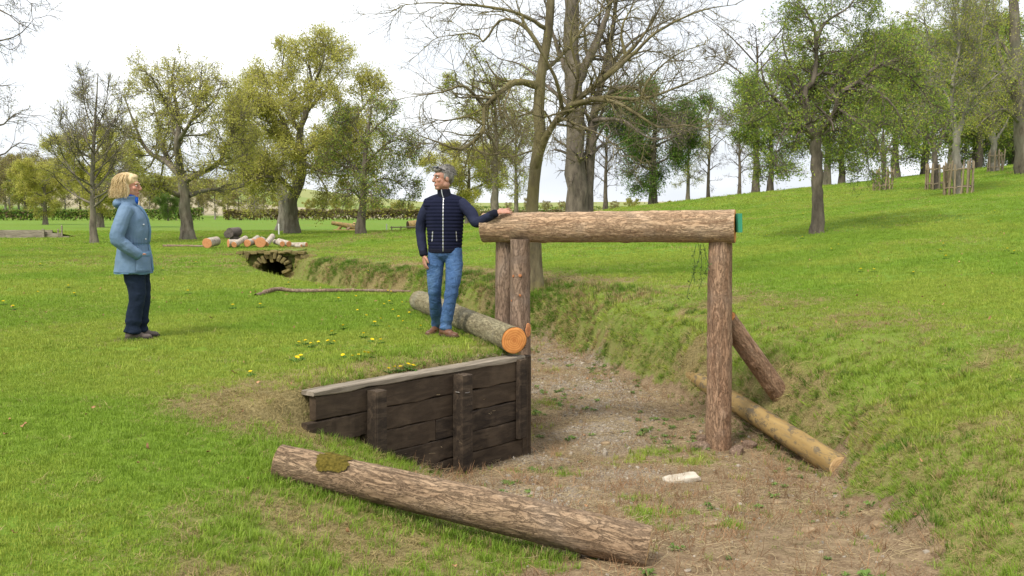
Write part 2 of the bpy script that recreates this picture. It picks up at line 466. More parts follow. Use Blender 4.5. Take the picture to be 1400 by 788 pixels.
f, tl, fr, zb = ditch(cx, cy); ok = (tl > .97) & (fr > .10) & (fr < .93) & (rng.uniform(0, 1, 5200) < (.2 + .8 * ss(.3, .7, fr)) * (.45 + .55 * ss(8.5, 10, cy))); cx, cy = cx[ok], cy[ok]
cy2 = rng.uniform(15, 29.5, 9000); cx2 = rng.uniform(-7.5, 3.2, 9000); f, tl, fr, zb = ditch(cx2, cy2)
ok2 = (tl > .97) & (fr > .06) & (fr < .95); cx = np.concatenate([cx, cx2[ok2]]); cy = np.concatenate([cy, cy2[ok2]])
wet = fbm(cx * 1.6, cy * 1.6, 0, 91, 3)
for k in range(9):
    x = cx + rng.normal(0, .05, len(cx)); y = cy + rng.normal(0, .05, len(cx)); b = (rng.uniform(0, 1, len(x)) < .25 + .6 * ss(.42, .58, wet))
    gcol = np.array([.11, .20, .018]) * rng.uniform(.6, 1.4, (len(x), 1)); scol = np.array([.44, .33, .15]) * rng.uniform(.55, 1.1, (len(x), 1))
    PX.append(x); PY.append(y); PT.append(np.where(b[:, None], gcol, scol)); PI.append(np.where(b | (rng.uniform(0, 1, len(x)) < .5), rng.integers(4, 6, len(x)), rng.integers(6, 8, len(x)))); PS.append(rng.uniform(.45, .95, len(x)) * np.where(y > 15, 1.35, 1))
PX, PY, PS, PI, PT = map(np.concatenate, (PX, PY, PS, PI, PT))
PZ = gz(PX, PY)
_e = .06; sx_ = (gz(PX + _e, PY) - gz(PX - _e, PY)) / (2 * _e); sy_ = (gz(PX, PY + _e) - gz(PX, PY - _e)) / (2 * _e)
tilt = .55                                  # blades lean partly with the slope they grow on
rz_ = rng.uniform(0, 6.28, len(PX)); gxl = np.clip(-sx_ * tilt, -.8, .8); gyl = np.clip(-sy_ * tilt, -.8, .8)
rot = np.stack([-gyl + rng.normal(0, .12, len(PX)), gxl + rng.normal(0, .12, len(PX)), rz_], 1)
rot = np.array([(Euler((float(a), float(b), 0)).to_matrix() @ Matrix.Rotation(float(c_), 3, 'Z')).to_euler()[:] if abs(a) + abs(b) > .35 else (a, b, c_) for a, b, c_ in rot])
scatter('lawn_grass', np.stack([PX, PY, PZ], 1), rot, PS, PI, PT, tufts, 'short green mown grass with bleached thatch over lawn and banks', 'grass')

# pebbles, straw litter and stems on the ditch floor
def pebble(seed):
    rg = np.random.default_rng(seed); bm = bmesh.new(); bmesh.ops.create_icosphere(bm, subdivisions=1, radius=1)
    sc = rg.uniform(.55, 1.1, 3); sc[2] *= .6
    V = np.array([v.co for v in bm.verts]) * sc * rg.uniform(.8, 1.2, (len(bm.verts), 1)); F = [[v.index for v in f.verts] for f in bm.faces]; bm.free()
    return V, F
pm = Mat('pebble_stone', .9, .2)
pmc = pm.mix(pm.noise(3, pm.obj()), pm.attr('tint', True), (0.20, 0.16, 0.12)); pm.col(pmc); PEB = pm.m
pebs = []
for i in range(5):
    V, F = pebble(i); pebs.append(make_mesh('pebble', V * 0.02, [(F, 0)], [PEB], False))
def floor_pts(n, wfn):
    y = np.sqrt(rng.uniform(4.2 ** 2, 19 ** 2, n * 8)); x = rng.uniform(-1.5, 4.0, n * 8)
    d_, q_, g_ = masks(x, y); k = rng.uniform(0, 1, len(x)) < wfn(d_, q_, g_, x, y)
    x, y = x[k][:n], y[k][:n]; return x, y
x, y = floor_pts(11000, lambda d, q, g, x, y: np.clip(g * 1.0 + 0.06 * d, 0, 1))
n = len(x); tn = np.array([.46, .42, .36]) * rng.uniform(.4, 1.15, n)[:, None] * np.array([1, .97, .92])
rot = rng.uniform(0, 6.28, (n, 3))
scatter('gravel', np.stack([x, y, gz(x, y) + .002], 1), rot, rng.gamma(1.6, 0.22, n) + .18, rng.integers(0, 5, n), tn, pebs, 'pale grey gravel and stone chips strewn on the ditch floor', 'gravel')

lm = Mat('straw_litter', .9, .1); lm.col(lm.attr('tint', True)); LIT = lm.m
def litter(seed, upright):
    rg = np.random.default_rng(seed); P = []
    for i in range(9):
        a = rg.uniform(0, 6.28); L = rg.uniform(.03, .11); el = rg.uniform(.6, 1.4) if upright else rg.uniform(-.05, .3)
        b = np.array([rg.normal(0, .05), rg.normal(0, .05), -.003]); d = np.array([math.cos(a) * math.cos(el), math.sin(a) * math.cos(el), math.sin(el)])
        mid = b + d * L * .5 + rg.normal(0, .008, 3); P.append([b, mid, b + d * L])
    V, F = tubes(np.array(P), np.tile([.0013, .0012, .0006], (9, 1)), 3)
    return make_mesh('litter', V, [(F, 0)], [LIT])
lits = [litter(i, False) for i in range(4)] + [litter(10 + i, True) for i in range(3)]
x, y = floor_pts(9500, lambda d, q, g, x, y: np.clip(d * .8, 0, 1))
n = len(x); up = rng.uniform(0, 1, n) < np.where(y < 8.5, .22, .06)
tn = np.where(up[:, None], np.array([.40, .24, .13]), np.array([.46, .36, .21])) * rng.uniform(.45, 1.15, n)[:, None]
rot = np.stack([np.zeros(n), np.zeros(n), rng.uniform(0, 6.28, n)], 1)
scatter('straw_litter', np.stack([x, y, gz(x, y)], 1), rot, rng.uniform(.6, 1.5, n), np.where(up, rng.integers(4, 7, n), rng.integers(0, 4, n)), tn, lits, 'dead straw and dry reddish stems littering the ditch floor', 'litter')


# ------------------------------------------------------------------ wood materials
def bark_mat(name, light, mid, dark, moss=0.0, zs=0.15, sc=9.0, lichen=None):
    m = Mat(name, .9, .15)
    v = m.obj((1, 1, zs)); vo = m.obj()
    n0 = m.noise(sc * 1.0, v, 6, .65, .6); n1 = m.noise(sc * 6, v, 6, .75); n2 = m.noise(2.2, vo, 4)
    n3 = m.noise(sc * 2.1, m.obj((1, 1, zs * 1.6)), 5, .7, 1.6)
    c = m.ramp(n0, [(0.20, tuple(.5 * (p_ + q_) for p_, q_ in zip(dark, mid))), (0.42, mid), (0.72, light)])
    c = m.mix(m.ramp(n1, [(0.45, 0.0), (0.72, 0.6)]), c, tuple(min(1, q * 1.15) for q in light))
    c = m.mix(m.ramp(n1, [(0.28, 0.75), (0.42, 0.0)]), c, dark)
    ck = m.math('ABSOLUTE', m.math('SUBTRACT', n3, .5))
    c = m.mix(m.ramp(ck, [(0.0, 0.55), (0.022, 0.0)]), c, dark)
    c = m.mix(m.ramp(m.noise(sc * 7, m.obj((1, 1, .6)), 4, .7), [(.35, .5), (.5, 0.0)]), c, dark)
    c = m.mix(m.ramp(n2, [(0.52, 0.0), (0.70, 0.5)]), c, tuple(q * .6 + .12 for q in light))
    if lichen: c = m.mix(m.ramp(m.noise(5, vo, 5, .7), [(0.52, 0.0), (0.62, 0.75)]), c, lichen)
    if moss: c = m.mix(m.ramp(m.noise(3.1, vo, 6, .7), [(0.62, 0.0), (0.68, moss)]), c, (.10, .085, .012))
    m.col(c)
    m.bump(m.math('ADD', m.math('MULTIPLY', n0, 1.0), m.math('ADD', m.math('MULTIPLY', n1, .5), m.math('MULTIPLY', m.ramp(ck, [(0, 0.0), (.06, .6)]), 1.0))), .9, .012)
    return m.m
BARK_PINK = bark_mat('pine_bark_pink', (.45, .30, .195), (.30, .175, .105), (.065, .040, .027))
BARK_TOP = bark_mat('pine_bark_beige', (.58, .42, .275), (.43, .275, .165), (.11, .058, .034))  # pinkish beige bark of the rail log
BARK_GREY = bark_mat('larch_bark_grey', (.43, .305, .195), (.27, .18, .11), (.05, .034, .022), moss=.9)
BARK_GREEN = bark_mat('mossy_larch_bark', (.37, .33, .205), (.24, .20, .115), (.07, .05, .03), moss=.5)
BARK_BLUE = bark_mat('smooth_conifer_bark', (.35, .25, .18), (.245, .165, .115), (.09, .058, .04), sc=6)
def rings_mat(name, a, b, edge):
    m = Mat(name, .8, .2); t = m.obj((1, 1, 0.0))
    ln = m.n('ShaderNodeVectorMath', operation='LENGTH'); m.l(t, ln.inputs[0])
    r = m.math('ADD', ln.outputs['Value'], m.math('MULTIPLY', m.noise(9, t, 4), .05))
    wv = m.math('SINE', m.math('MULTIPLY', r, 300.0))
    c = m.mix(m.ramp(m.math('MULTIPLY_ADD', wv, .5), [(0.1, 0.0), (.9, 1.0)]), a, b)
    c = m.mix(m.ramp(m.noise(14, t, 4), [(.35, 0.0), (.7, .45)]), c, edge)
    c = m.mix(m.ramp(ln.outputs['Value'], [(.0, .55), (.035, 0.0)]), c, edge)
    m.col(c); m.bump(m.noise(40, m.obj(), 3), .3, .004); return m.m
CUT_FRESH = rings_mat('fresh_cut_orange_wood', (.54, .21, .055), (.66, .30, .09), (.36, .115, .03))
CUT_PALE = rings_mat('dried_cut_wood', (.52, .34, .16), (.62, .43, .22), (.30, .18, .09))
CUT_RED = rings_mat('red_cut_wood', (.55, .235, .10), (.65, .31, .145), (.38, .14, .06))
m = Mat('peeled_yellow_pole', .75, .25); v = m.obj((1, 1, .12)); vo = m.obj()
c = m.ramp(m.noise(6, v, 6, .6), [(.3, (.23, .145, .05)), (.6, (.37, .25, .095))])
c = m.mix(m.ramp(m.noise(11, m.obj((1, 1, .45)), 6, .75), [(.50, 0.0), (.58, .9)]), c, (.12, .095, .06))
c = m.mix(m.ramp(m.noise(30, v, 4), [(.55, 0.0), (.7, .6)]), c, (.19, .15, .09))
m.col(c); m.bump(m.noise(18, v, 5), .4, .006); PEELED = m.m
m = Mat('dark_creosote_plank', .8, .25); v = m.obj((.22, 1, 1)); vo = m.obj()
c = m.ramp(m.noise(16, v, 6, .65, .8), [(.28, (.014, .010, .008)), (.5, (.042, .030, .021)), (.72, (.105, .075, .05))])
c = m.mix(m.ramp(m.noise(2.4, vo, 5), [(.5, 0.0), (.72, .6)]), c, (.16, .115, .075))
c = m.mix(m.ramp(m.noise(40, m.obj((.1, 1, 1)), 3), [(.62, 0.0), (.7, .5)]), c, (.006, .005, .004))
oi = m.n('ShaderNodeObjectInfo'); c = m.mix(m.math('MULTIPLY', oi.outputs['Random'], .5), c, (.075, .05, .03))
m.col(c); m.bump(m.noise(24, v, 5), .5, .008); PLANK = m.m
m = Mat('weathered_grey_timber', .85, .2); v = m.obj((.10, 1, 1))
c = m.ramp(m.noise(20, v, 6, .65, .5), [(.28, (.10, .08, .055)), (.55, (.29, .245, .19)), (.75, (.43, .37, .29))])
m.col(c); m.bump(m.noise(24, v, 5), .6, .008); GREYWOOD = m.m
m = Mat('hole_shade', .9, .1); m.col((.05, .03, .018)); HOLE_SHADE = m.m  # flat end disc colour, painting the shade inside the hollow log

def frame_z(d):
    """rotation taking local Z to direction d"""
    return Vector(tuple(float(q) for q in d)).to_track_quat('Z', 'Y').to_matrix().to_4x4()

def cut_disc(r, seed, mat, irr=.02):
    rg = np.random.default_rng(seed); n = 40; V = [[0, 0, .004]]
    for k, q in enumerate((.4, .75, .93, 1.0)):
        for i in range(n):
            a = i * 2 * math.pi / n; rr = r * q * (1 + irr * math.sin(2 * a + seed) + irr * .6 * math.sin(5 * a + 2 * seed))
            V.append([rr * math.cos(a), rr * math.sin(a), .004 + rg.normal(0, .0012) - (.006 if k == 3 else 0)])
    T = [[0, 1 + i, 1 + (i + 1) % n] for i in range(n)]
    Q = [[1 + k * n + i, 1 + (k + 1) * n + i, 1 + (k + 1) * n + (i + 1) % n, 1 + k * n + (i + 1) % n] for k in range(3) for i in range(n)]
    return make_mesh('cut_end', V, [(T, 0), (Q, 0)], [mat])

def log_mesh(L, r0, r1, seed, mat, rough=.035, sides=64, dl=.012, bend=0.0, knots=6):
    n = max(8, int(L / dl)); z = np.linspace(0, L, n); a = np.arange(sides) * 2 * math.pi / sides
    A, Z = np.meshgrid(a, z); R = r0 + (r1 - r0) * Z / L
    cx, sx_ = np.cos(A), np.sin(A)
    k = 1 / max(r0, .05)
    n1 = fbm(cx * R * 9 * 1.6, sx_ * R * 9 * 1.6, Z * 3.5, seed, 4) - .5
    n2 = 1 - np.abs(2 * fbm(cx * R * 26, sx_ * R * 26, Z * 7, seed + 3, 3) - 1)
    n3 = fbm(cx * 1.3, sx_ * 1.3, Z * 1.1, seed + 5, 3) - .5
    R2 = R * (1 + rough * 1.6 * n1 + rough * 1.2 * (.62 - n2) + .10 * n3)
    rg = np.random.default_rng(seed)
    for _ in range(knots):
        ka, kz, kr = rg.uniform(0, 6.28), rg.uniform(.1, .9) * L, rg.uniform(.02, .045)
        d2 = ((np.angle(np.exp(1j * (A - ka)))) * R) ** 2 + (Z - kz) ** 2
        R2 = R2 + .35 * kr * np.exp(-d2 / kr ** 2) - .30 * kr * np.exp(-d2 / (kr * .4) ** 2)
    bx = bend * np.sin(Z / L * math.pi)
    X, Y = R2 * cx + bx, R2 * sx_
    idx = np.arange(n * sides).reshape(n, sides)
    F = np.stack([idx[:-1], np.roll(idx[:-1], -1, 1), np.roll(idx[1:], -1, 1), idx[1:]], -1).reshape(-1, 4)
    return make_mesh('log', np.stack([X.ravel(), Y.ravel(), Z.ravel()], 1), [(F, 0)], [mat])

def log(name, p0, p1, r0, r1, seed, mat, parent=None, cuts=(None, None), label=None, cat=None, group=None, **k):
    p0 = np.asarray(p0, float); p1 = np.asarray(p1, float); d = p1 - p0; L = float(np.linalg.norm(d))
    o = link(name, log_mesh(L, r0, r1, seed, mat, **k))
    M = Matrix.Translation(Vector(tuple(p0))) @ frame_z(d / L)
    if parent is not None:
        o.parent = parent; o.matrix_local = Matrix.Translation(-Vector(parent.location)) @ M
    else: o.matrix_local = M
    for e, cm in enumerate(cuts):
        if cm is None: continue
        c = link('cut_end', cut_disc((r0, r1)[e] * .985, seed + e, cm), o)
        c.matrix_local = Matrix.Translation((0, 0, L)) if e else Matrix.Rotation(math.pi, 4, 'X')
    return tag(o, label, cat, group)

def ghit(u, v):
    """first point of the ground seen at photo pixel (u, v)"""
    ys = np.concatenate([np.linspace(3, 40, 1500), np.linspace(40, 200, 1500)])
    a = pix(u, v, 1.0) - np.array([0, 0, CAMZ]); x = a[0] * ys; z = CAMZ + a[2] * ys
    k = np.argmax(z < gz(x, ys)); return np.array([x[k], ys[k], z[k]])
# ------------------------------------------------------------------ the log frame jump
JY = 9.45
rp0 = np.array([pix(982, 612, 9.5)[0], 9.5, 0]); rp0[2] = gz1(rp0[0], 9.5) - .12
jump = thing('log_jump', (rp0[0], 9.5, rp0[2] + .12), 'tall cross-country jump, thick bark rail log carried on upright log posts over the ditch', 'horse jump')
zt = pix(982, 334, 9.5)[2]
rp1 = np.array([pix(985, 334, 9.5)[0], 9.5, zt + .04])
log('post', rp0, rp1, .124, .112, 11, BARK_PINK, jump, knots=9, rough=.045)
pl0 = np.array([pix(712, 480, 9.90)[0], 9.90, -1.15]); pl1 = np.array([pix(711, 334, 9.90)[0], 9.90, pix(711, 334, 9.90)[2] + .05])
lp = log('post', pl0, pl1, .108, .098, 12, BARK_BLUE, jump, knots=4, rough=.03)
pb0 = np.array([pix(690, 480, 10.12)[0], 10.12, -.9]); pb1 = np.array([pix(690, 334, 10.12)[0], 10.12, pix(690, 334, 10.12)[2] + .05])
log('post', pb0, pb1, .102, .094, 13, BARK_BLUE, jump, knots=3, rough=.03)
# trimmed knots on the left post
for (u, v, r) in ((702, 378, .012), (711, 377, .016), (711, 404, .012), (700, 412, .010), (722, 452, .04)):
    p = pix(u, v, 9.80); dx = np.clip((p[0] - pl0[0]) / .1, -.97, .97); ndir = np.array([dx, -math.sqrt(1 - dx * dx), 0])
    q = np.array([pl0[0], 9.90, p[2]]) + ndir * .103
    kn = link('knot', cut_disc(r, int(u + v), CUT_RED, .06), jump)
    kn.matrix_local = Matrix.Translation(Vector(tuple(q)) - jump.location) @ frame_z(ndir) @ Matrix.Diagonal((1, 1 if r < .03 else 1.7, 1, 1))
t0 = pix(661, 311.5, 10.12); t1 = pix(1005, 309.5, 9.42)
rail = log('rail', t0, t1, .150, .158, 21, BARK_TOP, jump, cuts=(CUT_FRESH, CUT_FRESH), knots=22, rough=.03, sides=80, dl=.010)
rail['label'] = 'thick horizontal rail log with orange cut ends'
# green mesh marker wrapped over the right cut end
m = Mat('green_mesh_tape', .55, .4)
gv = m.obj((1, 1, 1)); chk = m.n('ShaderNodeTexBrick'); chk.inputs['Scale'].default_value = 28; chk.inputs['Color1'].default_value = (.03, .23, .13, 1); chk.inputs['Color2'].default_value = (.04, .28, .16, 1); chk.inputs['Mortar'].default_value = (.008, .07, .045, 1)
chk.offset = 0; chk.inputs['Mortar Size'].default_value = .03; m.l(gv, chk.inputs[0]); m.l(chk.outputs[0], m.b.inputs['Base Color'])
TAPE = m.m
V, F = [], []
q = pix(1009.5, 305, 9.34)
box(V, F, (0, 0, 0), .020, .075, .088)
tp = link('green_marker', make_mesh('green_marker', V, [(F, 0)], [TAPE], False), jump)
tp.location = Vector(tuple(q)) - jump.location; tp.rotation_euler = (0, rad(-2), 0)
# raking strut on the right
s1 = pix(993, 436, 9.62); s0 = ghit(1064, 536)
s0 = s0 + (s0 - s1) / np.linalg.norm(s0 - s1) * .42
st = log('strut', s0, s1, .108, .098, 14, BARK_PINK, jump, cuts=(None, CUT_FRESH), knots=4, rough=.04)
# ivy-like trailing strand hanging from the rail
m = Mat('ivy_leaf', .6, .3); m.leafy(m.ramp(m.noise(30, m.obj(), 2), [(.3, (.06, .11, .025)), (.7, (.13, .18, .045))]), .25); IVY = m.m
ivy = thing('trailing_stem', pix(955, 335, 9.3), 'thin green leafy stem dangling from the underside of the rail log', 'plant')
rg = np.random.default_rng(5); P = []; lv = []
for k in range(4):
    base = pix(952 + 3 * k, 334, 9.28 + .03 * k) ; L = (.36, .5, .42, .3)[k]; pts = [base]
    for i in range(6): pts.append(pts[-1] + np.array([rg.normal((-.004, -.02, .004, .012)[k], .016), rg.normal(0, .01), -L / 6]))
    pts = smooth_path(pts, 14); P.append(pts)
    for i in range(2, 14):
        for _ in range(3): lv.append(pts[i] + rg.normal(0, .014, 3))
V, F = tubes(np.array(P), np.full((4, 14), .003), 4); o0 = np.array(ivy.location)
link('stem', make_mesh('stem', V - o0, [(F, 0)], [IVY]), ivy)
lv = np.array(lv); n = len(lv); d1 = nrm(rg.normal(0, 1, (n, 3)) + [0, 0, -.8]); d2 = nrm(np.cross(d1, rg.normal(0, 1, (n, 3))))
sz = rg.uniform(.007, .013, (n, 1)); V = np.stack([lv - d1 * sz, lv + d2 * sz * .6, lv + d1 * sz, lv - d2 * sz * .6], 1).reshape(-1, 3) - o0
link('leaf', make_mesh('leaf', V, [(np.arange(4 * n).reshape(-1, 4), 0)], [IVY], False), ivy)['kind'] = 'stuff'

# ------------------------------------------------------------------ loose logs
n0 = pix(703, 478, 9.06); n0[2] = gz1(-.2, 9.25) + .125
n1 = pix(573, 392, 13.0); n1[2] = gz1(n1[0] - .1, 13.0) + .12
log('felled_log', n0, n1, .122, .132, 31, BARK_GREEN, cuts=(CUT_FRESH, CUT_PALE), rough=.03, knots=10,
    label='long mossy log resting on the timber wall with bright orange cut end', cat='log')
a0 = pix(381, 626, 5.62); a1 = pix(886, 746, 5.25); a1[2] -= .012
a0[2] = gz1(a0[0] + .1, a0[1] - .05) + .115
nearlog = log('felled_log', a0, a1, .103, .118, 32, BARK_GREY, cuts=(CUT_PALE, CUT_PALE), rough=.045, knots=16, sides=96, dl=.008, bend=.015,
    label='rough grey barked log with moss patch sloping down into the ditch', cat='log')
y0 = pix(936, 545, 12.2); y0[2] = gz1(y0[0] - .15, 12.2) + .09
y1 = pix(1150, 645, 8.15); y1[2] = gz1(y1[0] - .25, 8.2) + .09
log('peeled_log', y0, y1, .10, .104, 33, PEELED, cuts=(CUT_PALE, CUT_PALE), rough=.012, knots=4,
    label='peeled yellow log lying along the foot of the right bank behind the post', cat='log')
# moss pad on the near log
m = Mat('yellow_moss', .95, .1); m.col(m.ramp(m.noise(60, m.obj(), 4), [(.3, (.055, .045, .008)), (.7, (.17, .13, .025))])); m.bump(m.noise(90, m.obj(), 3), .8, .01); MOSS = m.m

# ------------------------------------------------------------------ timber retaining wall
wall = thing('retaining_wall', (W0[0], W0[1], gz1(*W0) - .3), 'dark creosoted plank retaining wall with grey top board on the left ditch edge', 'wall')
wl = Vector(wall.location)
TZ0, TZ1 = pix(430, 541, 7.22)[2] - .01, pix(712, 492, 9.2)[2]
rng2 = np.random.default_rng(3)
def beam(name, t0, t1, z00, z01, z10, z11, s0, s1, mat, parent=wall, jag=0.0):
    """board between wall parameters t0..t1 (metres), bottom/top heights at both ends, s0..s1 across; local X along it"""
    L = t1 - t0; nseg = 14; V = []; Fq = []
    for i in range(nseg + 1):
        f = i / nseg; zb = z00 + (z10 - z00) * f; zt = z01 + (z11 - z01) * f
        zb += rng2.normal(0, .003 + jag); zt += rng2.normal(0, .0025); e = rng2.normal(0, .0015)
        b = .007
        for (s, z) in ((s0 + b, zb), (s1 - b + e, zb), (s1 + e, zb + b), (s1 + e, zt - b), (s1 - b + e, zt), (s0 + b, zt), (s0, zt - b), (s0, zb + b)):
            V.append((L * f, -s, z))
    for i in range(nseg):
        for k in range(8): Fq.append([i * 8 + k, i * 8 + (k + 1) % 8, (i + 1) * 8 + (k + 1) % 8, (i + 1) * 8 + k])
    me = make_mesh(name, V, [(Fq, 0), ([[7, 6, 5, 4, 3, 2, 1, 0]], 0), ([[nseg * 8 + k for k in range(8)]], 0)], [mat], False)
    o = link(name, me, parent)
    p = W0 + WD * t0
    o.matrix_local = Matrix.Translation(Vector((p[0], p[1], 0)) - wl) @ Matrix.Rotation(math.atan2(WD[1], WD[0]), 4, 'Z')
    return o
def top(t): return TZ0 + (TZ1 - TZ0) * t / WLEN
beam('top_board', .03, WLEN - .02, top(-.03), top(-.03) + .045, top(WLEN), top(WLEN) + .045, -.10, .045, GREYWOOD)
H = .185
rows = [(0.05, WLEN), (-.03, WLEN), (.55, WLEN), (.60, WLEN), (1.10, WLEN)]
joins = [[], [.62], [1.35], [.62], [1.62]]
for r_, (ta, tb) in enumerate(rows):
    cuts = [ta] + joins[r_] + [tb]
    for a, b in zip(cuts[:-1], cuts[1:]):
        hi = lambda t: top(t) - .004 - H * r_
        off = rng2.uniform(-.006, .006)
        beam('plank', a + .003, b - .003, hi(a) - H + .006, hi(a), hi(b) - H + .006, hi(b), -.035, .03 + off, PLANK, jag=.002)
def wpost(t, zt, zb, w, s0, s1):
    o = beam('post', t - w / 2, t + w / 2, zb, zt, zb, zt, s0, s1, PLANK); return o
wpost(.62, top(.62) - .02, top(.62) - .80, .115, .034, .135)
wpost(1.62, top(1.62) - .015, top(1.62) - 1.05, .125, .036, .15)
wpost(WLEN - .10, top(WLEN) + .02, top(WLEN) - .72, .10, .037, .085)
wpost(WLEN + .02, top(WLEN) + .03, top(WLEN) - 1.10, .13, -.03, .034)
# rusty wire round the middle post
P = []
c0 = W0 + WD * 1.62
for a in np.linspace(-1.2, 1.2, 12):
    s = .03 + .128 * math.cos(a); t = 1.62 + .072 * math.sin(a) / math.sin(1.2)
    p = W0 + WD * t + WN * min(s, .156); P.append([p[0], p[1], top(1.62) - .155 - .012 * math.cos(a)])
V, F = tubes(np.array([P]), np.full((1, 12), .004), 6)
m = Mat('dull_wire', .5, .5); m.b.inputs['Metallic'].default_value = .8; m.col((.22, .20, .18)); WIRE = m.m
link('wire_loop', make_mesh('wire_loop', V - np.array(wl), [(F, 0)], [WIRE]), wall)

# ------------------------------------------------------------------ stone culvert mouth
m = Mat('mossy_rubble_stone', .95, .15); oi = m.n('ShaderNodeObjectInfo')
c = m.ramp(m.noise(7, m.obj(), 5), [(.3, (.14, .10, .055)), (.6, (.32, .24, .14)), (.8, (.45, .37, .25))])
c = m.mix(m.ramp(m.noise(4, m.obj(), 5, .7), [(.40, 0.0), (.55, .85)]), c, (.22, .19, .04))
c = m.mix(m.math('MULTIPLY', oi.outputs['Random'], .35), c, (.06, .05, .035)); m.col(c); m.bump(m.noise(16, m.obj(), 5), .8, .02); RUBBLE = m.m
culv = thing('stone_culvert', (-7.38, CUL_Y, -.7), 'old mossy stone culvert arch with dark opening at the far end of the ditch', 'culvert')
def stone_mesh(seed, hx, hy, hz):
    rg = np.random.default_rng(seed); bm = bmesh.new(); bmesh.ops.create_cube(bm, size=2); bmesh.ops.subdivide_edges(bm, edges=bm.edges[:], cuts=1, use_grid_fill=True)
    V = np.array([v.co for v in bm.verts]); F = [[v.index for v in f.verts] for f in bm.faces]; bm.free()
    V = V * (1 - .13 * (np.abs(V).sum(1, keepdims=True) - 1) / 2) + rg.normal(0, .05, V.shape)
    return make_mesh('stone', V * [hx, hy, hz], [(F, 0)], [RUBBLE], False)
bank_st = [stone_mesh(i, 1, 1, 1) for i in range(6)]
rg = np.random.default_rng(8)
def stone(p, hx, hy, hz, ry=0.0):
    o = link('stone', bank_st[rg.integers(0, 6)], culv)
    o.matrix_local = Matrix.Translation((float(p[0]), float(p[1]), float(p[2]))) @ Matrix.Rotation(ry, 4, 'Y') @ Matrix.Rotation(rg.normal(0, .06), 4, 'Z') @ Matrix.Diagonal((hx, hy, hz, 1))
AR = .40                                    # springing at local z .16
for i in range(13):
    a = math.pi * (i + .5) / 13; r = AR + .10
    r += rg.normal(.03, .035); stone((r * math.cos(a), rg.normal(-.02, .05), .17 + r * math.sin(a) * .95), .055 * rg.uniform(.8, 1.15), .16, .115 * rg.uniform(.7, 1.3), math.pi / 2 - a + rg.normal(0, .1))
for sx in (-1, 1):
    for k in range(2): stone((sx * (AR + .17), rg.normal(0, .02), .0 + .14 * k), .18, .16, .07)
for k in range(6):
    for sx in (-1, 1):
        x = sx * (AR + .42)
        nn = 2 if k < 5 else 3
        for j in range(nn):
            stone((x + sx * .25 * j, -.06 * j + rg.normal(0, .025), .02 + .13 * k + rg.normal(0, .02)), .13 * rg.uniform(.7, 1.2), .14, .066 * rg.uniform(.8, 1.2), rg.normal(0, .14))
for j in range(10): stone((-.95 + .21 * j, -.02 + rg.normal(0, .03), .80 + rg.normal(0, .015)), .11, .15, .05, rg.normal(0, .08))
V, F = [], []
box(V, F, (0, 1.42, .74), .52, 1.32, .07)
o = link('turf_cap', make_mesh('turf_cap', V, [(F, 0)], [GROUND], False), culv); set_attr(o.data, 'cover', np.tile([0, .3, 0], (8, 1)))
m = Mat('dark_soil', .95, .05); m.col(m.ramp(m.noise(9, m.obj(), 4), [(.3, (.012, .009, .006)), (.7, (.03, .022, .014))])); TUNNEL_SHADE = m.m  # near-black lining: the tunnel's inner shade is put into this colour
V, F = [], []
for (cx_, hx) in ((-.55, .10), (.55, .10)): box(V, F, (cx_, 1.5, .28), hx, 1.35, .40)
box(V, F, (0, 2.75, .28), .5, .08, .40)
link('tunnel_lining', make_mesh('tunnel_lining', V, [(F, 0)], [TUNNEL_SHADE], False), culv)

# ------------------------------------------------------------------ ditch stones, sticks
m = Mat('pale_limestone', .9, .2)
c = m.ramp(m.noise(9, m.obj(), 5), [(.3, (.33, .27, .19)), (.6, (.55, .49, .40))]); m.col(c); m.bump(m.noise(20, m.obj(), 5), .6, .01); LIME = m.m
m = Mat('buff_stone', .95, .15); m.col(m.ramp(m.noise(9, m.obj(), 5), [(.3, (.17, .115, .065)), (.65, (.36, .265, .16))])); m.bump(m.noise(20, m.obj(), 5), .6, .01); BUFF = m.m
def rock(name, u, v, y, hx, hy, hz, rz, seed, label, mat=None, group=None):
    mat = mat or (LIME if name == 'flat_stone' else BUFF)
    V, F = [], []
    bm = bmesh.new(); bmesh.ops.create_icosphere(bm, subdivisions=3, radius=1)
    P = np.array([q.co for q in bm.verts]); F = [[q.index for q in f.verts] for f in bm.faces]; bm.free()
    n_ = fbm(P[:, 0] * 1.3 + seed, P[:, 1] * 1.3, P[:, 2] * 1.3, seed, 3)[:, None]
    P = np.sign(P) * np.abs(P) ** .7 * (.7 + .6 * n_) * [hx, hy, hz]
    o = link(name, make_mesh(name, P, [(F, 0)], [mat], False))
    p = pix(u, v, y); o.location = (p[0], y, gz1(p[0], y) + hz * .35); o.rotation_euler = (0.05, -.08, rz)
    return tag(o, label, 'stone', group)
rock('flat_stone', 931, 662, 8.05, .16, .075, .035, .28, 1, 'flat pale white stone slab lying on the ditch floor below the post')
rock('brown_stone', 800, 667, 7.7, .05, .035, .02, .1, 2, 'small ochre stone on the ditch floor beside the sloping log')
rock('brown_stone', 972, 745, 6.2, .06, .04, .022, .2, 3, 'small tan stone among dry stems on the ditch floor', )
rock('brown_stone', 1105, 743, 6.0, .045, .035, .02, .5, 4, 'small buff stone near the grassy right bank foot')
rock('brown_stone', 1200, 738, 6.05, .05, .04, .025, .1, 5, 'rounded tan stone against the right bank grass')
rock('brown_stone', 1062, 690, 7.1, .04, .03, .018, 0, 6, 'small whitish stone between flat slab and peeled log')
rock('brown_stone', 828, 570, 9.7, .05, .04, .02, 0, 7, 'small pale stone on the gravel left of the right post')
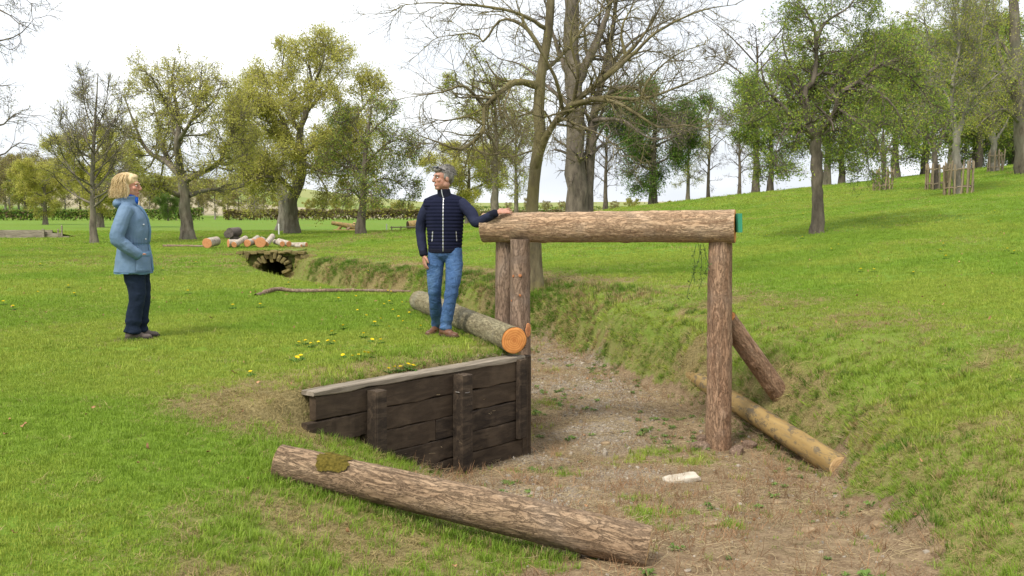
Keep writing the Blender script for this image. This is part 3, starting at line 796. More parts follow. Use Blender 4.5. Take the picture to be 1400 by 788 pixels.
for i, (u, y, hx) in enumerate(((957, 9.45, .09), (1008, 9.3, .10), (1025, 9.5, .08), (960, 9.75, .06))):
    rock('foot_stone', u, 600, y, hx, .06, .05, i * 1.1, 20 + i, ['half-buried mud-coloured stone left of the right post foot', 'mud-coloured stone wedged between right post foot and peeled log', 'small mud-coloured stone lying against the peeled log behind post', 'small brown stone behind the foot of the right post'][i], BARK_BLUE)
# thin poles on the grass
def pole(name, pts, r, mat, label, taper=.6):
    P = smooth_path(pts, 40); rr = np.linspace(r, r * taper, 40) * (1 + .12 * np.random.default_rng(2).normal(0, 1, 40))
    V, F = tubes(P[None], rr[None], 10); c = P.mean(0)
    o = link(name, make_mesh(name, V - c, [(F, 0)], [mat])); o.location = tuple(c); return tag(o, label, 'pole')
def gpt(u, y, h): 
    x = pix(u, 300, y)[0]; return np.array([x, y, gz1(x, y) + h])
pole('fallen_pole', [gpt(348, 15.3, .01), gpt(376, 15.9, .07), gpt(405, 15.9, .045), gpt(480, 15.8, .045), gpt(560, 15.7, .05)], .036, BARK_BLUE, 'long thin grey pole lying on the grass across the ditch head')
pole('fallen_pole', [gpt(222, 39, .04), gpt(255, 39, .05), gpt(280, 38.8, .04)], .06, BARK_BLUE, 'short dark pole lying on grass beside the cut log pile')

# ------------------------------------------------------------------ trees
def tree_bark(name, light, mid, dark, lichen=None, lam=.6):
    m = Mat(name, .95, .1); v = m.obj((1, 1, .3)); vo = m.obj()
    n0 = m.noise(5, v, 6, .7); n1 = m.noise(1.3, vo, 5, .65)
    k_ = 1.35
    dark, mid, light = (tuple(q * k_ for q in z) for z in (dark, mid, light))
    c = m.ramp(n0, [(.3, dark), (.5, mid), (.72, light)])
    if lichen: c = m.mix(m.ramp(n1, [(.46, 0.0), (.62, lam)]), c, lichen)
    m.col(c); m.bump(n0, .6, .03); return m.m
B_OAK = tree_bark('oak_bark', (.22, .19, .15), (.125, .105, .08), (.045, .038, .03), (.17, .165, .12))
B_LICH = tree_bark('lichen_bark', (.19, .165, .10), (.115, .095, .055), (.045, .037, .025), (.22, .19, .065), .5)
B_GREY = tree_bark('grey_bark', (.30, .27, .23), (.19, .17, .14), (.07, .06, .05), (.24, .23, .18))
B_DARK = tree_bark('dark_bark', (.17, .14, .11), (.10, .082, .065), (.04, .033, .027))
lfm = Mat('spring_leaf', .6, .25); lfm.leafy(lfm.attr('tint'), .5); LEAF = lfm.m

OLIVE = ((.50, .48, .10), (.42, .42, .08), (.58, .53, .15))
LIME = ((.38, .42, .05), (.29, .36, .045), (.48, .46, .08))
MIDG = ((.17, .27, .045), (.24, .34, .06), (.33, .40, .08))
DARKG = ((.09, .18, .028), (.13, .23, .035), (.20, .29, .05))
PALE = ((.30, .30, .10), (.36, .32, .13), (.22, .24, .06))
BROWN = ((.22, .165, .085), (.17, .135, .06), (.26, .21, .10))

class Lv:
    def __init__(s, dens, length, ang, npts=5, sides=4, wob=.18, trop=0.0, t0=.2, rf=.6, rmin=.008, per=False):
        s.__dict__.update(dens=dens, length=length, ang=ang, npts=npts, sides=sides, wob=wob, trop=trop, t0=t0, rf=rf, rmin=rmin, per=per)

def sprout(paths, rads, lv, rg, env):
    P, n, _ = paths.shape
    seg = np.linalg.norm(np.diff(paths, axis=1), axis=2).sum(1)
    cnt = rg.poisson(np.full(P, float(lv.dens)) if lv.per else lv.dens * seg * (1 - lv.t0))
    if not lv.per: cnt = np.maximum(cnt, 1)
    par = np.repeat(np.arange(P), cnt); C = len(par)
    t = lv.t0 + (1 - lv.t0) * rg.uniform(0, 1, C) ** .85
    x = t * (n - 1); i = np.minimum(x.astype(int), n - 2); f = (x - i)[:, None]
    p0 = paths[par, i] * (1 - f) + paths[par, i + 1] * f
    tg = nrm(paths[par, i + 1] - paths[par, i])
    r0 = (rads[par, i] * (1 - f[:, 0]) + rads[par, i + 1] * f[:, 0]) * lv.rf * rg.uniform(.7, 1.0, C)
    q = rg.normal(0, 1, (C, 3)); q = nrm(q - (q * tg).sum(1, keepdims=True) * tg)
    an = np.radians(rg.uniform(lv.ang[0], lv.ang[1], C))[:, None]
    d = nrm(tg * np.cos(an) + q * np.sin(an))
    L = rg.uniform(lv.length[0], lv.length[1], C) * (1.05 - .45 * t)
    if env is not None:
        c, r = env
        for _ in range(3):
            e = (((p0 + d * L[:, None]) - c) / r); out = (e ** 2).sum(1) > 1
            L = np.where(out, L * .65, L)
    path = np.empty((C, lv.npts, 3)); path[:, 0] = p0; st = (L / (lv.npts - 1))[:, None]
    for k in range(1, lv.npts):
        d = nrm(d + rg.normal(0, lv.wob, (C, 3)) + np.array([0, 0, lv.trop]) * (k / lv.npts))
        path[:, k] = path[:, k - 1] + d * st
    r0 = np.maximum(r0, lv.rmin)
    rr = r0[:, None] * np.linspace(1, .38, lv.npts)[None]
    return path, np.maximum(rr, lv.rmin * .55)

def leaves_on(paths, rg, per, size, spread, cols, up=.25):
    P, n, _ = paths.shape
    k = rg.poisson(per, P); par = np.repeat(np.arange(P), k); C = len(par)
    x = (.25 + .75 * rg.uniform(0, 1, C)) * (n - 1); i = np.minimum(x.astype(int), n - 2); f = (x - i)[:, None]
    c = paths[par, i] * (1 - f) + paths[par, i + 1] * f + rg.normal(0, spread, (C, 3))
    d1 = nrm(rg.normal(0, 1, (C, 3))); d2 = nrm(np.cross(d1, rg.normal(0, 1, (C, 3)) + np.array([0, 0, up])))
    s = size * rg.uniform(.6, 1.35, (C, 1))
    V = np.stack([c - d1 * s, c + d2 * s * .85 + d1 * s * .2, c + d1 * s], 1).reshape(-1, 3)
    cols = np.array(cols); ci = rg.integers(0, len(cols), C); cc = cols[ci] * rg.uniform(.75, 1.2, (C, 1))
    return V, np.repeat(cc, 3, 0)

def make_tree(name, base, limbs, levels, leaf, bark, cols, label, cat='tree', group=None, seed=1, env=None, flare=1.5, sides=10, mult=(2.2, 2.6, 2.5), lmul=1.7, lsz=.9):
    """limbs: list of (points, r0, r1); the first is the trunk; leaf = (per twig, size, spread)"""
    rg = np.random.default_rng(seed); base = np.asarray(base, float); N = 18
    paths = np.array([smooth_path(p, N) for p, _, _ in limbs]) - base
    rads = np.array([np.linspace(a, b * (.45 if i else 1), N) for i, (_, a, b) in enumerate(limbs)]) * .9
    fl = 1 + (flare - 1) * np.exp(-np.linspace(0, 1, N) * 9); rads[0] *= fl
    w_ = rg.normal(0, .05, paths.shape) * np.minimum(rads[..., None] * 2.2, .35); w_[:, 0] = 0; paths = paths + w_
    if env is not None: env = (np.asarray(env[0]) - base, np.asarray(env[1]) * 1.14)
    root = thing(name, base, label, cat, group)
    V, F = tubes(paths, rads, sides)
    # bark relief on the trunk
    jit = (fbm(V[:, 0] * 4, V[:, 1] * 4, V[:, 2] * 1.2, seed, 3) - .5)[:, None]
    rr = np.repeat(rads.reshape(-1), sides)[:, None]
    cen = np.repeat(paths.reshape(-1, 3), sides, 0)
    V = cen + (V - cen) * (1 + .55 * jit)
    link('trunk', make_mesh('trunk', V, [(F, 0)], [bark]), root)
    VV, FF, off = [], [], 0
    cur_p, cur_r = (paths[1:], rads[1:]) if len(limbs) > 1 else (paths, rads)
    n_par = []
    for li, lv in enumerate(levels):
        if lv.npts == 4: lv.npts = 3
        lv.dens *= mult[li + 3 - len(levels)]
        p, r = sprout(cur_p, cur_r, lv, rg, env)
        V, F = tubes(p, r, lv.sides); VV.append(V); FF.append(F + off); off += len(V)
        last_p = p
        cur_p, cur_r = p, r
    nb = off
    LV, LC = leaves_on(last_p, rg, leaf[0] * lmul, leaf[1] * lsz, leaf[2] * 1.2, cols)
    nl = len(LV) // 3
    allV = np.concatenate(VV + [LV])
    faces = [(np.concatenate(FF), 0)]
    if nl: faces.append((np.arange(nl * 3).reshape(-1, 3) + nb, 1))
    me = make_mesh('crown', allV, faces, [bark, LEAF])
    tint = np.concatenate([np.tile([.1, .08, .06], (nb, 1)), LC]) if nl else np.tile([.1, .08, .06], (nb, 1))
    set_attr(me, 'tint', tint)
    link('crown', me, root)
    return root

def PP(y, pts):
    """pixel polyline at distance y; optional third value shifts it in depth"""
    return [pix(p[0], p[1], y + (p[2] if len(p) > 2 else 0)) for p in pts]
def base_of(u, y): 
    x = pix(u, 300, y)[0]; return np.array([x, y, gz1(x, y) - .05])
def env_px(u0, u1, v0, v1, y, ry=None):
    a = pix(u0, v1, y); b = pix(u1, v0, y); c = (a + b) / 2; r = (b - a) / 2; r[1] = ry or abs(r[0]) ; return c, np.abs(r)

# --- spreading oak beside the log pile
y = 49
b = base_of(256, y)
make_tree('oak_tree', b, [
    ([b] + PP(y, [(254, 300), (253, 275), (251, 252), (247, 236)]), .33, .27),
    (PP(y, [(246, 268), (222, 257, -1), (209, 253, -2), (192, 250, -2)]), .15, .05),
    (PP(y, [(250, 246), (227, 222, 1), (204, 209, 2), (191, 187, 2), (178, 155, 2), (169, 130, 2)]), .19, .06),
    (PP(y, [(247, 240), (242, 200, -1), (244, 178, -1), (242, 147, 0), (235, 111, 0), (240, 78, 0)]), .22, .05),
    (PP(y, [(243, 195, -1), (262, 164, -2), (271, 133, -2), (276, 95, -2)]), .13, .04),
    (PP(y, [(252, 248), (284, 231, -1), (302, 218, -2), (311, 195, -2), (330, 170, -2)]), .20, .05),
    (PP(y, [(258, 268), (284, 260, 1), (311, 260, 2), (335, 255, 2)]), .15, .05),
    (PP(y, [(296, 222, -1), (310, 225), (325, 215, 1), (338, 205, 2)]), .10, .04),
    (PP(y, [(236, 228, 1), (222, 195, 3), (215, 165, 4), (205, 120, 4)]), .12, .04),
    (PP(y, [(243, 170, 0), (220, 130, -1), (205, 100, -2)]), .10, .04),
    (PP(y, [(262, 164, -2), (290, 140, -3), (305, 110, -3)]), .10, .04),
    (PP(y, [(305, 210, -2), (325, 180, -1), (340, 150, 0)]), .08, .03),
    (PP(y, [(192, 190, 2), (172, 185, 1), (156, 170, 0)]), .08, .03)],
    [Lv(1.6, (1.3, 3.1), (25, 65), 7, 5, .22, .05, .2, .55, .022), Lv(2.6, (.5, 1.3), (25, 70), 5, 4, .25, .05, .15, .6, .013), Lv(4.2, (.22, .6), (20, 70), 4, 3, .25, .08, .1, .7, .008)],
    (5.2, .052, .085), B_OAK, OLIVE, 'spreading oak with forked bare limbs and thin olive leaves behind the log pile', seed=11, env=env_px(148, 345, 58, 275, y, 4.2), lmul=1.3)
# --- big full oak right of it
y = 64
b = base_of(400, y)
make_tree('oak_tree', b, [
    ([b] + PP(y, [(398, 281), (404, 262), (411, 240), (412, 213)]), .46, .32),
    (PP(y, [(412, 213), (410, 182), (422, 144), (426, 114), (420, 75)]), .30, .06),
    (PP(y, [(413, 212), (441, 190, -1), (467, 182, -2), (490, 156, -2), (515, 122, -2)]), .24, .06),
    (PP(y, [(409, 215), (391, 175, -2), (372, 137, -3), (350, 102, -3)]), .24, .06),
    (PP(y, [(404, 246), (368, 217, 2), (335, 197, 2), (315, 200, 2)]), .22, .06),
    (PP(y, [(402, 262), (380, 245, -3), (350, 243, -4), (323, 258, -4)]), .20, .06),
    (PP(y, [(412, 230), (440, 225, 2), (465, 215, 3), (490, 205, 3)]), .18, .05),
    (PP(y, [(422, 150), (448, 120, 2), (470, 90, 3)]), .16, .05),
    (PP(y, [(410, 182), (385, 140, 2), (385, 100, 3), (390, 65, 3)]), .16, .05),
    (PP(y, [(398, 195, -2), (360, 175, -4), (330, 150, -5)]), .16, .05),
    (PP(y, [(426, 120), (440, 90, -3), (445, 62, -3)]), .14, .05),
    (PP(y, [(440, 190), (480, 195, -4), (515, 175, -5)]), .14, .05),
    (PP(y, [(412, 222), (450, 238, -2), (490, 240, -3), (518, 230, -3)]), .14, .05),
    (PP(y, [(374, 142, -3), (345, 125, -1), (322, 140, 0)]), .12, .05)],
    [Lv(1.25, (1.4, 3.4), (25, 65), 7, 5, .2, .05, .2, .55, .028), Lv(2.1, (.7, 1.7), (25, 70), 5, 4, .22, .04, .15, .6, .017), Lv(3.2, (.3, .8), (20, 70), 4, 3, .25, .05, .1, .7, .010)],
    (7.0, .075, .15), B_OAK, OLIVE, 'broad full oak with dense olive young leaves and stout grey trunk', seed=12, env=env_px(312, 535, 44, 290, y, 6.0))
y = 74
b = base_of(387, y)
make_tree('oak_tree', b, [
    ([b] + PP(y, [(388, 285), (386, 262), (376, 245)]), .50, .36),
    (PP(y, [(376, 246), (350, 235), (325, 240), (310, 250)]), .25, .06),
    (PP(y, [(376, 246), (362, 215, 2), (345, 200, 2), (330, 180, 2)]), .25, .06),
    (PP(y, [(384, 260), (360, 262, -3), (335, 275, -3)]), .18, .06),
    (PP(y, [(380, 240), (390, 205, 2), (395, 180, 3)]), .22, .06)],
    [Lv(1.2, (1.4, 3.4), (25, 70), 7, 4, .2, .0, .2, .55, .03), Lv(1.8, (.8, 1.8), (25, 70), 5, 3, .22, .0, .15, .6, .018), Lv(2.6, (.35, .9), (20, 70), 4, 3, .25, .0, .1, .7, .011)],
    (5.5, .085, .16), B_GREY, (BROWN[0], OLIVE[0], OLIVE[1], OLIVE[2]), 'brownish low spreading oak standing just behind the full oak', seed=13, env=env_px(305, 430, 165, 300, y, 6.0))
# --- greener small tree right of the oak
y = 58
b = base_of(493, y)
make_tree('field_maple', b, [
    ([b] + PP(y, [(495, 290), (497, 260), (499, 220), (503, 180), (508, 145)]), .27, .07),
    (PP(y, [(496, 275), (480, 260, -1), (462, 262, -1), (448, 275, -1)]), .09, .03),
    (PP(y, [(497, 262), (520, 245, 1), (545, 250, 1), (560, 268, 1)]), .09, .03),
    (PP(y, [(498, 240), (475, 220, 1), (455, 205, 1), (440, 215, 1)]), .09, .03),
    (PP(y, [(499, 225), (525, 200, -1), (550, 190, -1), (568, 200, -1)]), .09, .03),
    (PP(y, [(501, 200), (485, 175), (470, 160)]), .08, .03),
    (PP(y, [(503, 185), (525, 165), (545, 155)]), .08, .03),
    (PP(y, [(496, 270), (505, 262, -3), (510, 275, -4)]), .08, .03)],
    [Lv(1.9, (.9, 2.2), (30, 75), 6, 4, .22, -.08, .1, .55, .02), Lv(2.6, (.5, 1.2), (30, 75), 5, 3, .25, -.12, .1, .6, .013), Lv(3.5, (.25, .6), (20, 70), 4, 3, .25, -.1, .1, .7, .009)],
    (3.6, .065, .10), B_DARK, MIDG + (OLIVE[0], BROWN[0]), 'slim fresh green tree with drooping lower leaves right of the oaks', seed=14, env=env_px(436, 578, 138, 302, y, 3.2))
# --- young bare tree behind the woman
y = 44
b = base_of(128, y)
lim = [([b] + PP(y, [(127, 300), (126, 275), (126, 255), (128, 200), (131, 150), (134, 100)]), .155, .02)]
rgl = np.random.default_rng(2)
for k in range(22):
    v0 = 285 - 8 * k * .75; sd = (-1) ** k; du = rgl.uniform(22, 60) * (1.15 - k / 34); dv = rgl.uniform(35, 80)
    lim.append((PP(y, [(126.5, v0), (126.5 + sd * du * .4, v0 - dv * .25, rgl.normal(0, .8)), (126.5 + sd * du * .8, v0 - dv * .65, rgl.normal(0, 1.4)), (126.5 + sd * du, max(98, v0 - dv), rgl.normal(0, 2))]), .062 - .0018 * k, .014))
make_tree('ash_sapling', b, lim,
    [Lv(2.1, (.6, 1.5), (15, 45), 6, 4, .16, .08, .15, .55, .012), Lv(3.0, (.3, .8), (15, 50), 4, 3, .18, .08, .1, .6, .008)],
    (.55, .04, .05), B_OAK, OLIVE, 'slender nearly bare tree with upswept fine branches behind the woman', seed=15, env=env_px(55, 200, 92, 305, y, 3.4))
# --- tree whose branches reach in from the left
y = 27
b = base_of(-150, y)
make_tree('lime_tree', b, [
    ([b] + PP(y, [(-150, 200), (-155, 100), (-150, 0), (-150, -120)]), .4, .2),
    (PP(y, [(-150, 130), (-80, 70), (0, 56), (28, 46), (48, 24)]), .09, .012),
    (PP(y, [(-150, 100), (-70, 10), (0, 14), (22, 30), (52, 44)]), .08, .012),
    (PP(y, [(-150, 210), (-70, 180), (0, 172), (20, 156), (48, 160)]), .08, .012),
    (PP(y, [(-150, 250), (-60, 215), (0, 213), (24, 196), (52, 200)]), .08, .012),
    (PP(y, [(-150, 60), (-60, -40), (10, -20), (45, 8)]), .08, .012),
    (PP(y, [(-150, 150), (-60, 110), (0, 118), (24, 112)]), .07, .012)],
    [Lv(1.6, (.5, 1.3), (25, 60), 6, 4, .22, -.05, .25, .55, .010), Lv(3.0, (.25, .7), (25, 60), 4, 3, .22, -.05, .1, .6, .006), Lv(3.2, (.12, .3), (25, 60), 3, 3, .22, -.05, .1, .7, .004)],
    (.9, .026, .03), B_DARK, PALE, 'bare twiggy branches with tiny pale buds over the left field', seed=16, env=(np.array([-17., 27., 6.]), np.array([7.2, 6, 8])), sides=8)
# --- near bare tree behind the jump, many long lichened branches
y = 18
b = base_of(734, y)
near = [
    ([b] + PP(y, [(731, 320), (728, 287), (730, 236), (736, 205), (737, 164), (738, 126), (742, 84), (751, 38), (753, -20)]), .145, .07),
    (PP(y, [(730, 236), (745, 190, -.3), (768, 156, -.6), (784, 141, -.7), (818, 114, -.9), (852, 80, -1), (882, 46, -1), (908, 0, -1)]), .085, .03),
    (PP(y, [(737, 118), (707, 112, -.3), (681, 129, -.6), (662, 148, -.8), (660, 179, -.9), (631, 204, -1), (597, 194, -1), (575, 186, -1)]), .080, .018),
    (PP(y, [(662, 147, -.8), (635, 118, -1), (605, 126, -1.1), (553, 134, -1.2)]), .036, .010),
    (PP(y, [(744, 76), (719, 38, .3), (685, 27, .5), (662, 57, .6), (647, 46, .7), (597, 51, .8)]), .050, .012),
    (PP(y, [(748, 40), (707, 18, -.4), (654, 8, -.6), (586, 4, -.8), (546, 8, -.8)]), .045, .010),
    (PP(y, [(784, 143, -.7), (829, 133, -1.2), (875, 136, -1.5), (920, 122, -1.7), (958, 106, -1.8), (995, 93, -1.8)]), .048, .012),
    (PP(y, [(806, 135, -1), (844, 141, -1.4), (882, 164, -1.6), (905, 175, -1.7), (940, 171, -1.8), (980, 186, -1.8)]), .042, .011),
    (PP(y, [(740, 100), (768, 76, .4), (799, 38, .6), (846, -6, .8)]), .050, .02),
    (PP(y, [(822, 112, -1), (863, 76, -1.2), (901, 42, -1.4), (958, 15, -1.5), (1008, 6, -1.5)]), .045, .012),
    (PP(y, [(770, 152, -.6), (760, 110, -1), (740, 70, -1.2), (712, 20, -1.3), (700, -20, -1.4)]), .040, .018),
    (PP(y, [(784, 141, -.7), (790, 100, -1), (780, 50, -1.2), (795, -10, -1.4)]), .040, .018),
    (PP(y, [(762, 160, -.6), (800, 175, -1.4), (830, 190, -2), (850, 215, -2.2)]), .028, .008),
    (PP(y, [(700, 114, -.3), (690, 150, -.9), (705, 185, -1.2), (690, 205, -1.4)]), .026, .008),
    (PP(y, [(660, 170, -.9), (640, 160, -1), (610, 165, -1.1), (575, 160, -1.2)]), .026, .008),
    (PP(y, [(784, 150, -.8), (740, 160, -1.6), (715, 150, -2), (690, 160, -2.1)]), .028, .008),
    (PP(y, [(875, 136, -1.5), (890, 105, -1.5), (925, 75, -1.6), (965, 60, -1.6)]), .026, .008),
    (PP(y, [(855, 78, -1), (850, 40, -1), (870, 0, -1)]), .03, .012),
    (PP(y, [(737, 150), (700, 165, .8), (672, 200, 1.2), (660, 225, 1.4)]), .025, .007),
    (PP(y, [(733, 205), (690, 215, .6), (640, 205, 1), (600, 225, 1.2)]), .02, .006)]
make_tree('ash_tree', b, near,
    [Lv(2.5, (.45, 1.3), (25, 65), 7, 4, .20, .06, .12, .5, .0075), Lv(3.4, (.25, .75), (25, 65), 5, 3, .22, .06, .12, .55, .0048), Lv(3.4, (.12, .35), (25, 65), 4, 3, .22, .06, .12, .6, .0032)],
    (.45, .016, .03), B_LICH, LIME + PALE, 'bare tree with long crooked lichen covered branches spreading above the jump', seed=17, env=(pix(770, 80, 18), np.array([3.5, 3.0, 3.2])), flare=1.35, sides=12, mult=(2.9, 3.1, 2.6), lmul=1.2)
# --- massive trunk behind it
y = 38
b = base_of(790, y)
make_tree('old_lime_tree', b, [
    ([b] + PP(y, [(788, 270), (786, 228), (787, 183), (784, 114), (782, 68), (780, -30)]), .47, .27),
    ([b + [.35, 0, 0]] + PP(y, [(803, 266, .3), (807, 213, .3), (812, 160, .3), (826, 100, .3), (838, 40, .3), (845, -20, .3)]), .30, .13),
    (PP(y, [(788, 118), (805, 80), (814, 61), (829, 23), (842, -20)]), .22, .12),
    (PP(y, [(810, 160), (837, 125, -1), (867, 120, -1), (892, 142, -1), (905, 170, -1)]), .13, .05),
    (PP(y, [(783, 114), (760, 60, 1), (745, 0, 1)]), .16, .07),
    (PP(y, [(826, 100), (860, 60, 2), (890, 40, 2), (930, 20, 2)]), .12, .04),
    (PP(y, [(786, 150), (750, 120, 2), (715, 90, 3), (680, 80, 3)]), .12, .04),
    (PP(y, [(812, 165), (850, 165, -2), (890, 190, -3), (930, 185, -3)]), .10, .03),
    (PP(y, [(806, 213), (830, 195, 1), (850, 205, 1.5), (860, 225, 1.5)]), .08, .03)],
    [Lv(1.1, (.8, 2.4), (30, 70), 7, 4, .22, .03, .15, .5, .016), Lv(1.8, (.5, 1.3), (30, 70), 5, 3, .22, .03, .1, .55, .010), Lv(2.0, (.25, .6), (30, 70), 4, 3, .22, .03, .1, .6, .007)],
    (.30, .04, .05), B_DARK, LIME + PALE, 'massive double stemmed bare trunk rising behind the rail log', seed=18, env=(pix(790, 60, 38), np.array([5.2, 5, 6.5])), flare=1.25, sides=16, mult=(3, 3, 2.6), lmul=1.5)
# --- crooked green tree on the right slope
y = 25
b = base_of(1118, y)
make_tree('hawthorn_tree', b, [
    ([b] + PP(y, [(1117, 290), (1117, 259), (1117, 216), (1115, 192), (1114, 180)]), .17, .15),
    (PP(y, [(1112, 188), (1090, 166, -.4), (1066, 142, -.6), (1045, 112, -.8), (1040, 80, -.8)]), .10, .03),
    (PP(y, [(1114, 186), (1105, 160), (1101, 125), (1114, 104), (1114, 43), (1097, 5)]), .13, .04),
    (PP(y, [(1118, 186), (1142, 155, -.5), (1148, 128, -.7), (1174, 112, -.9), (1204, 88, -1), (1240, 82, -1)]), .115, .03),
    (PP(y, [(1146, 138, -.6), (1138, 121, .2), (1161, 86, .6), (1180, 48, .8)]), .07, .025),
    (PP(y, [(1114, 60), (1130, 30), (1160, 10), (1180, -20)]), .05, .02),
    (PP(y, [(1101, 130), (1085, 100, .8), (1070, 60, 1), (1075, 20, 1)]), .06, .02),
    (PP(y, [(1174, 112, -.9), (1200, 125, -1.3), (1225, 150, -1.5), (1240, 185, -1.5)]), .05, .014),
    (PP(y, [(1148, 150, -.6), (1170, 165, -1.3), (1195, 185, -1.6), (1205, 215, -1.6)]), .05, .014),
    (PP(y, [(1090, 166, -.5), (1075, 175, -1), (1062, 200, -1.2), (1060, 235, -1.2)]), .04, .012),
    (PP(y, [(1125, 178, .2), (1155, 180, 1), (1180, 200, 1.4), (1190, 240, 1.4)]), .05, .014),
    (PP(y, [(1204, 88, -1), (1235, 100, -1), (1265, 130, -1), (1280, 175, -1)]), .04, .012),
    (PP(y, [(1066, 142, -.6), (1040, 140, -1), (1020, 160, -1.1)]), .04, .012),
    (PP(y, [(1161, 86, .6), (1200, 60, 1), (1240, 40, 1)]), .04, .012)],
    [Lv(3.1, (.5, 1.25), (30, 75), 7, 4, .25, -.10, .1, .5, .008), Lv(3.8, (.3, .75), (30, 75), 5, 3, .28, -.16, .1, .55, .005), Lv(3.4, (.15, .4), (20, 70), 4, 3, .28, -.12, .1, .6, .0035)],
    (1.75, .037, .04), B_DARK, MIDG + LIME[:1], 'crooked tree with drooping green leafed twigs and grey trunk on the right slope', seed=19, env=env_px(1000, 1290, -20, 285, y, 2.6), flare=1.3, sides=12, mult=(3.0, 3.2, 2.6), lmul=2.6)
# --- guarded trees up the slope
y = 36
b = base_of(1308, y)
make_tree('hornbeam_tree', b, [
    ([b] + PP(y, [(1308, 230), (1307, 200), (1308, 180)]), .165, .14),
    (PP(y, [(1307, 186), (1302, 150), (1303, 110), (1312, 60), (1302, -5)]), .10, .03),
    (PP(y, [(1309, 186), (1322, 145), (1334, 95), (1343, 40), (1350, -5)]), .10, .03),
    (PP(y, [(1304, 150), (1285, 110, 1), (1270, 60, 1.2), (1262, 10, 1.3)]), .06, .02),
    (PP(y, [(1322, 145), (1350, 115, -1), (1375, 95, -1.2), (1395, 90, -1.2)]), .06, .02),
    (PP(y, [(1303, 120), (1280, 100, -1), (1255, 95, -1.3)]), .05, .02),
    (PP(y, [(1330, 110), (1320, 60, 1), (1325, 0, 1)]), .05, .02),
    (PP(y, [(1306, 165), (1285, 150, -1), (1265, 155, -1.3), (1250, 180, -1.4)]), .05, .015)],
    [Lv(2.4, (.7, 1.7), (15, 50), 6, 4, .18, .05, .1, .5, .010), Lv(3.2, (.35, .95), (15, 60), 5, 3, .22, .0, .1, .55, .007), Lv(2.8, (.2, .5), (20, 60), 4, 3, .22, 0, .1, .6, .005)],
    (1.0, .04, .05), B_GREY, LIME + OLIVE[:1] + MIDG[:1], 'forked pale grey young tree inside the large stake guard', seed=20, env=env_px(1225, 1400, -30, 240, y, 3.0), flare=1.2, mult=(3, 3, 2.6), lmul=3.2)
y = 41
b = base_of(1279, y)
make_tree('hawthorn_tree', b, [
    ([b] + PP(y, [(1279, 235), (1278, 215), (1278, 200)]), .15, .11),
    (PP(y, [(1278, 212), (1262, 180), (1245, 150), (1235, 120)]), .07, .02),
    (PP(y, [(1278, 208), (1276, 170), (1270, 130), (1275, 90)]), .08, .02),
    (PP(y, [(1279, 210), (1292, 180), (1300, 150), (1310, 130)]), .07, .02),
    (PP(y, [(1277, 190), (1250, 180, 1), (1228, 190, 1)]), .06, .02)],
    [Lv(2.5, (.7, 1.6), (25, 65), 6, 4, .2, 0, .1, .5, .011), Lv(2.8, (.4, .9), (25, 65), 5, 3, .22, -.05, .1, .55, .008), Lv(2.8, (.2, .5), (20, 60), 4, 3, .22, 0, .1, .6, .006)],
    (2.2, .045, .06), B_DARK, LIME[:2] + MIDG, 'dark stemmed leafy tree in the stake guard beside the forked grey tree', seed=21, env=env_px(1200, 1330, 60, 250, y, 2.5))
y = 52
b = base_of(1358, y)
make_tree('field_maple', b, [
    ([b] + PP(y, [(1358, 215), (1358, 195), (1357, 175)]), .2, .14),
    (PP(y, [(1357, 195), (1342, 170), (1328, 150)]), .09, .03),
    (PP(y, [(1358, 180), (1355, 150), (1360, 110)]), .10, .03),
    (PP(y, [(1359, 195), (1372, 175), (1385, 150)]), .09, .03)],
    [Lv(2.2, (.8, 1.9), (25, 65), 6, 4, .2, 0, .1, .5, .014), Lv(2.8, (.5, 1.1), (25, 65), 5, 3, .22, 0, .1, .55, .010), Lv(2.8, (.25, .6), (20, 60), 4, 3, .22, 0, .1, .6, .008)],
    (3.2, .06, .09), B_GREY, LIME, 'yellow-green leafed young tree in the small stake guard near the big oak', seed=22, env=env_px(1310, 1400, 95, 225, y, 3))
y = 46
b = base_of(1403, y)
make_tree('oak_tree', b, [
    ([b] + PP(y, [(1400, 220), (1398, 180), (1394, 140), (1390, 80), (1384, -10)]), .40, .2),
    (PP(y, [(1394, 150), (1378, 115), (1366, 70), (1360, 20), (1355, -20)]), .15, .05),
    (PP(y, [(1396, 170), (1372, 150, -1), (1350, 160, -1.5), (1335, 175, -2)]), .10, .03),
    (PP(y, [(1390, 90), (1370, 60, 1), (1350, 40, 1.5), (1330, 40, 2)]), .12, .04),
    (PP(y, [(1394, 140), (1420, 100), (1440, 60), (1450, 0)]), .15, .05),
    (PP(y, [(1392, 110), (1365, 100, -2), (1340, 95, -3)]), .10, .03)],
    [Lv(1.8, (.9, 2.2), (25, 65), 6, 4, .2, 0, .1, .5, .016), Lv(2.6, (.5, 1.2), (25, 65), 5, 3, .22, 0, .1, .55, .011), Lv(3, (.25, .6), (20, 60), 4, 3, .22, 0, .1, .6, .008)],
    (2.6, .05, .09), B_OAK, LIME[:2] + OLIVE, 'large dark limbed oak with yellow-green leaves at the top of the slope', seed=23, env=env_px(1300, 1480, -60, 215, y, 4.5))
y = 45
b = base_of(1208, y)
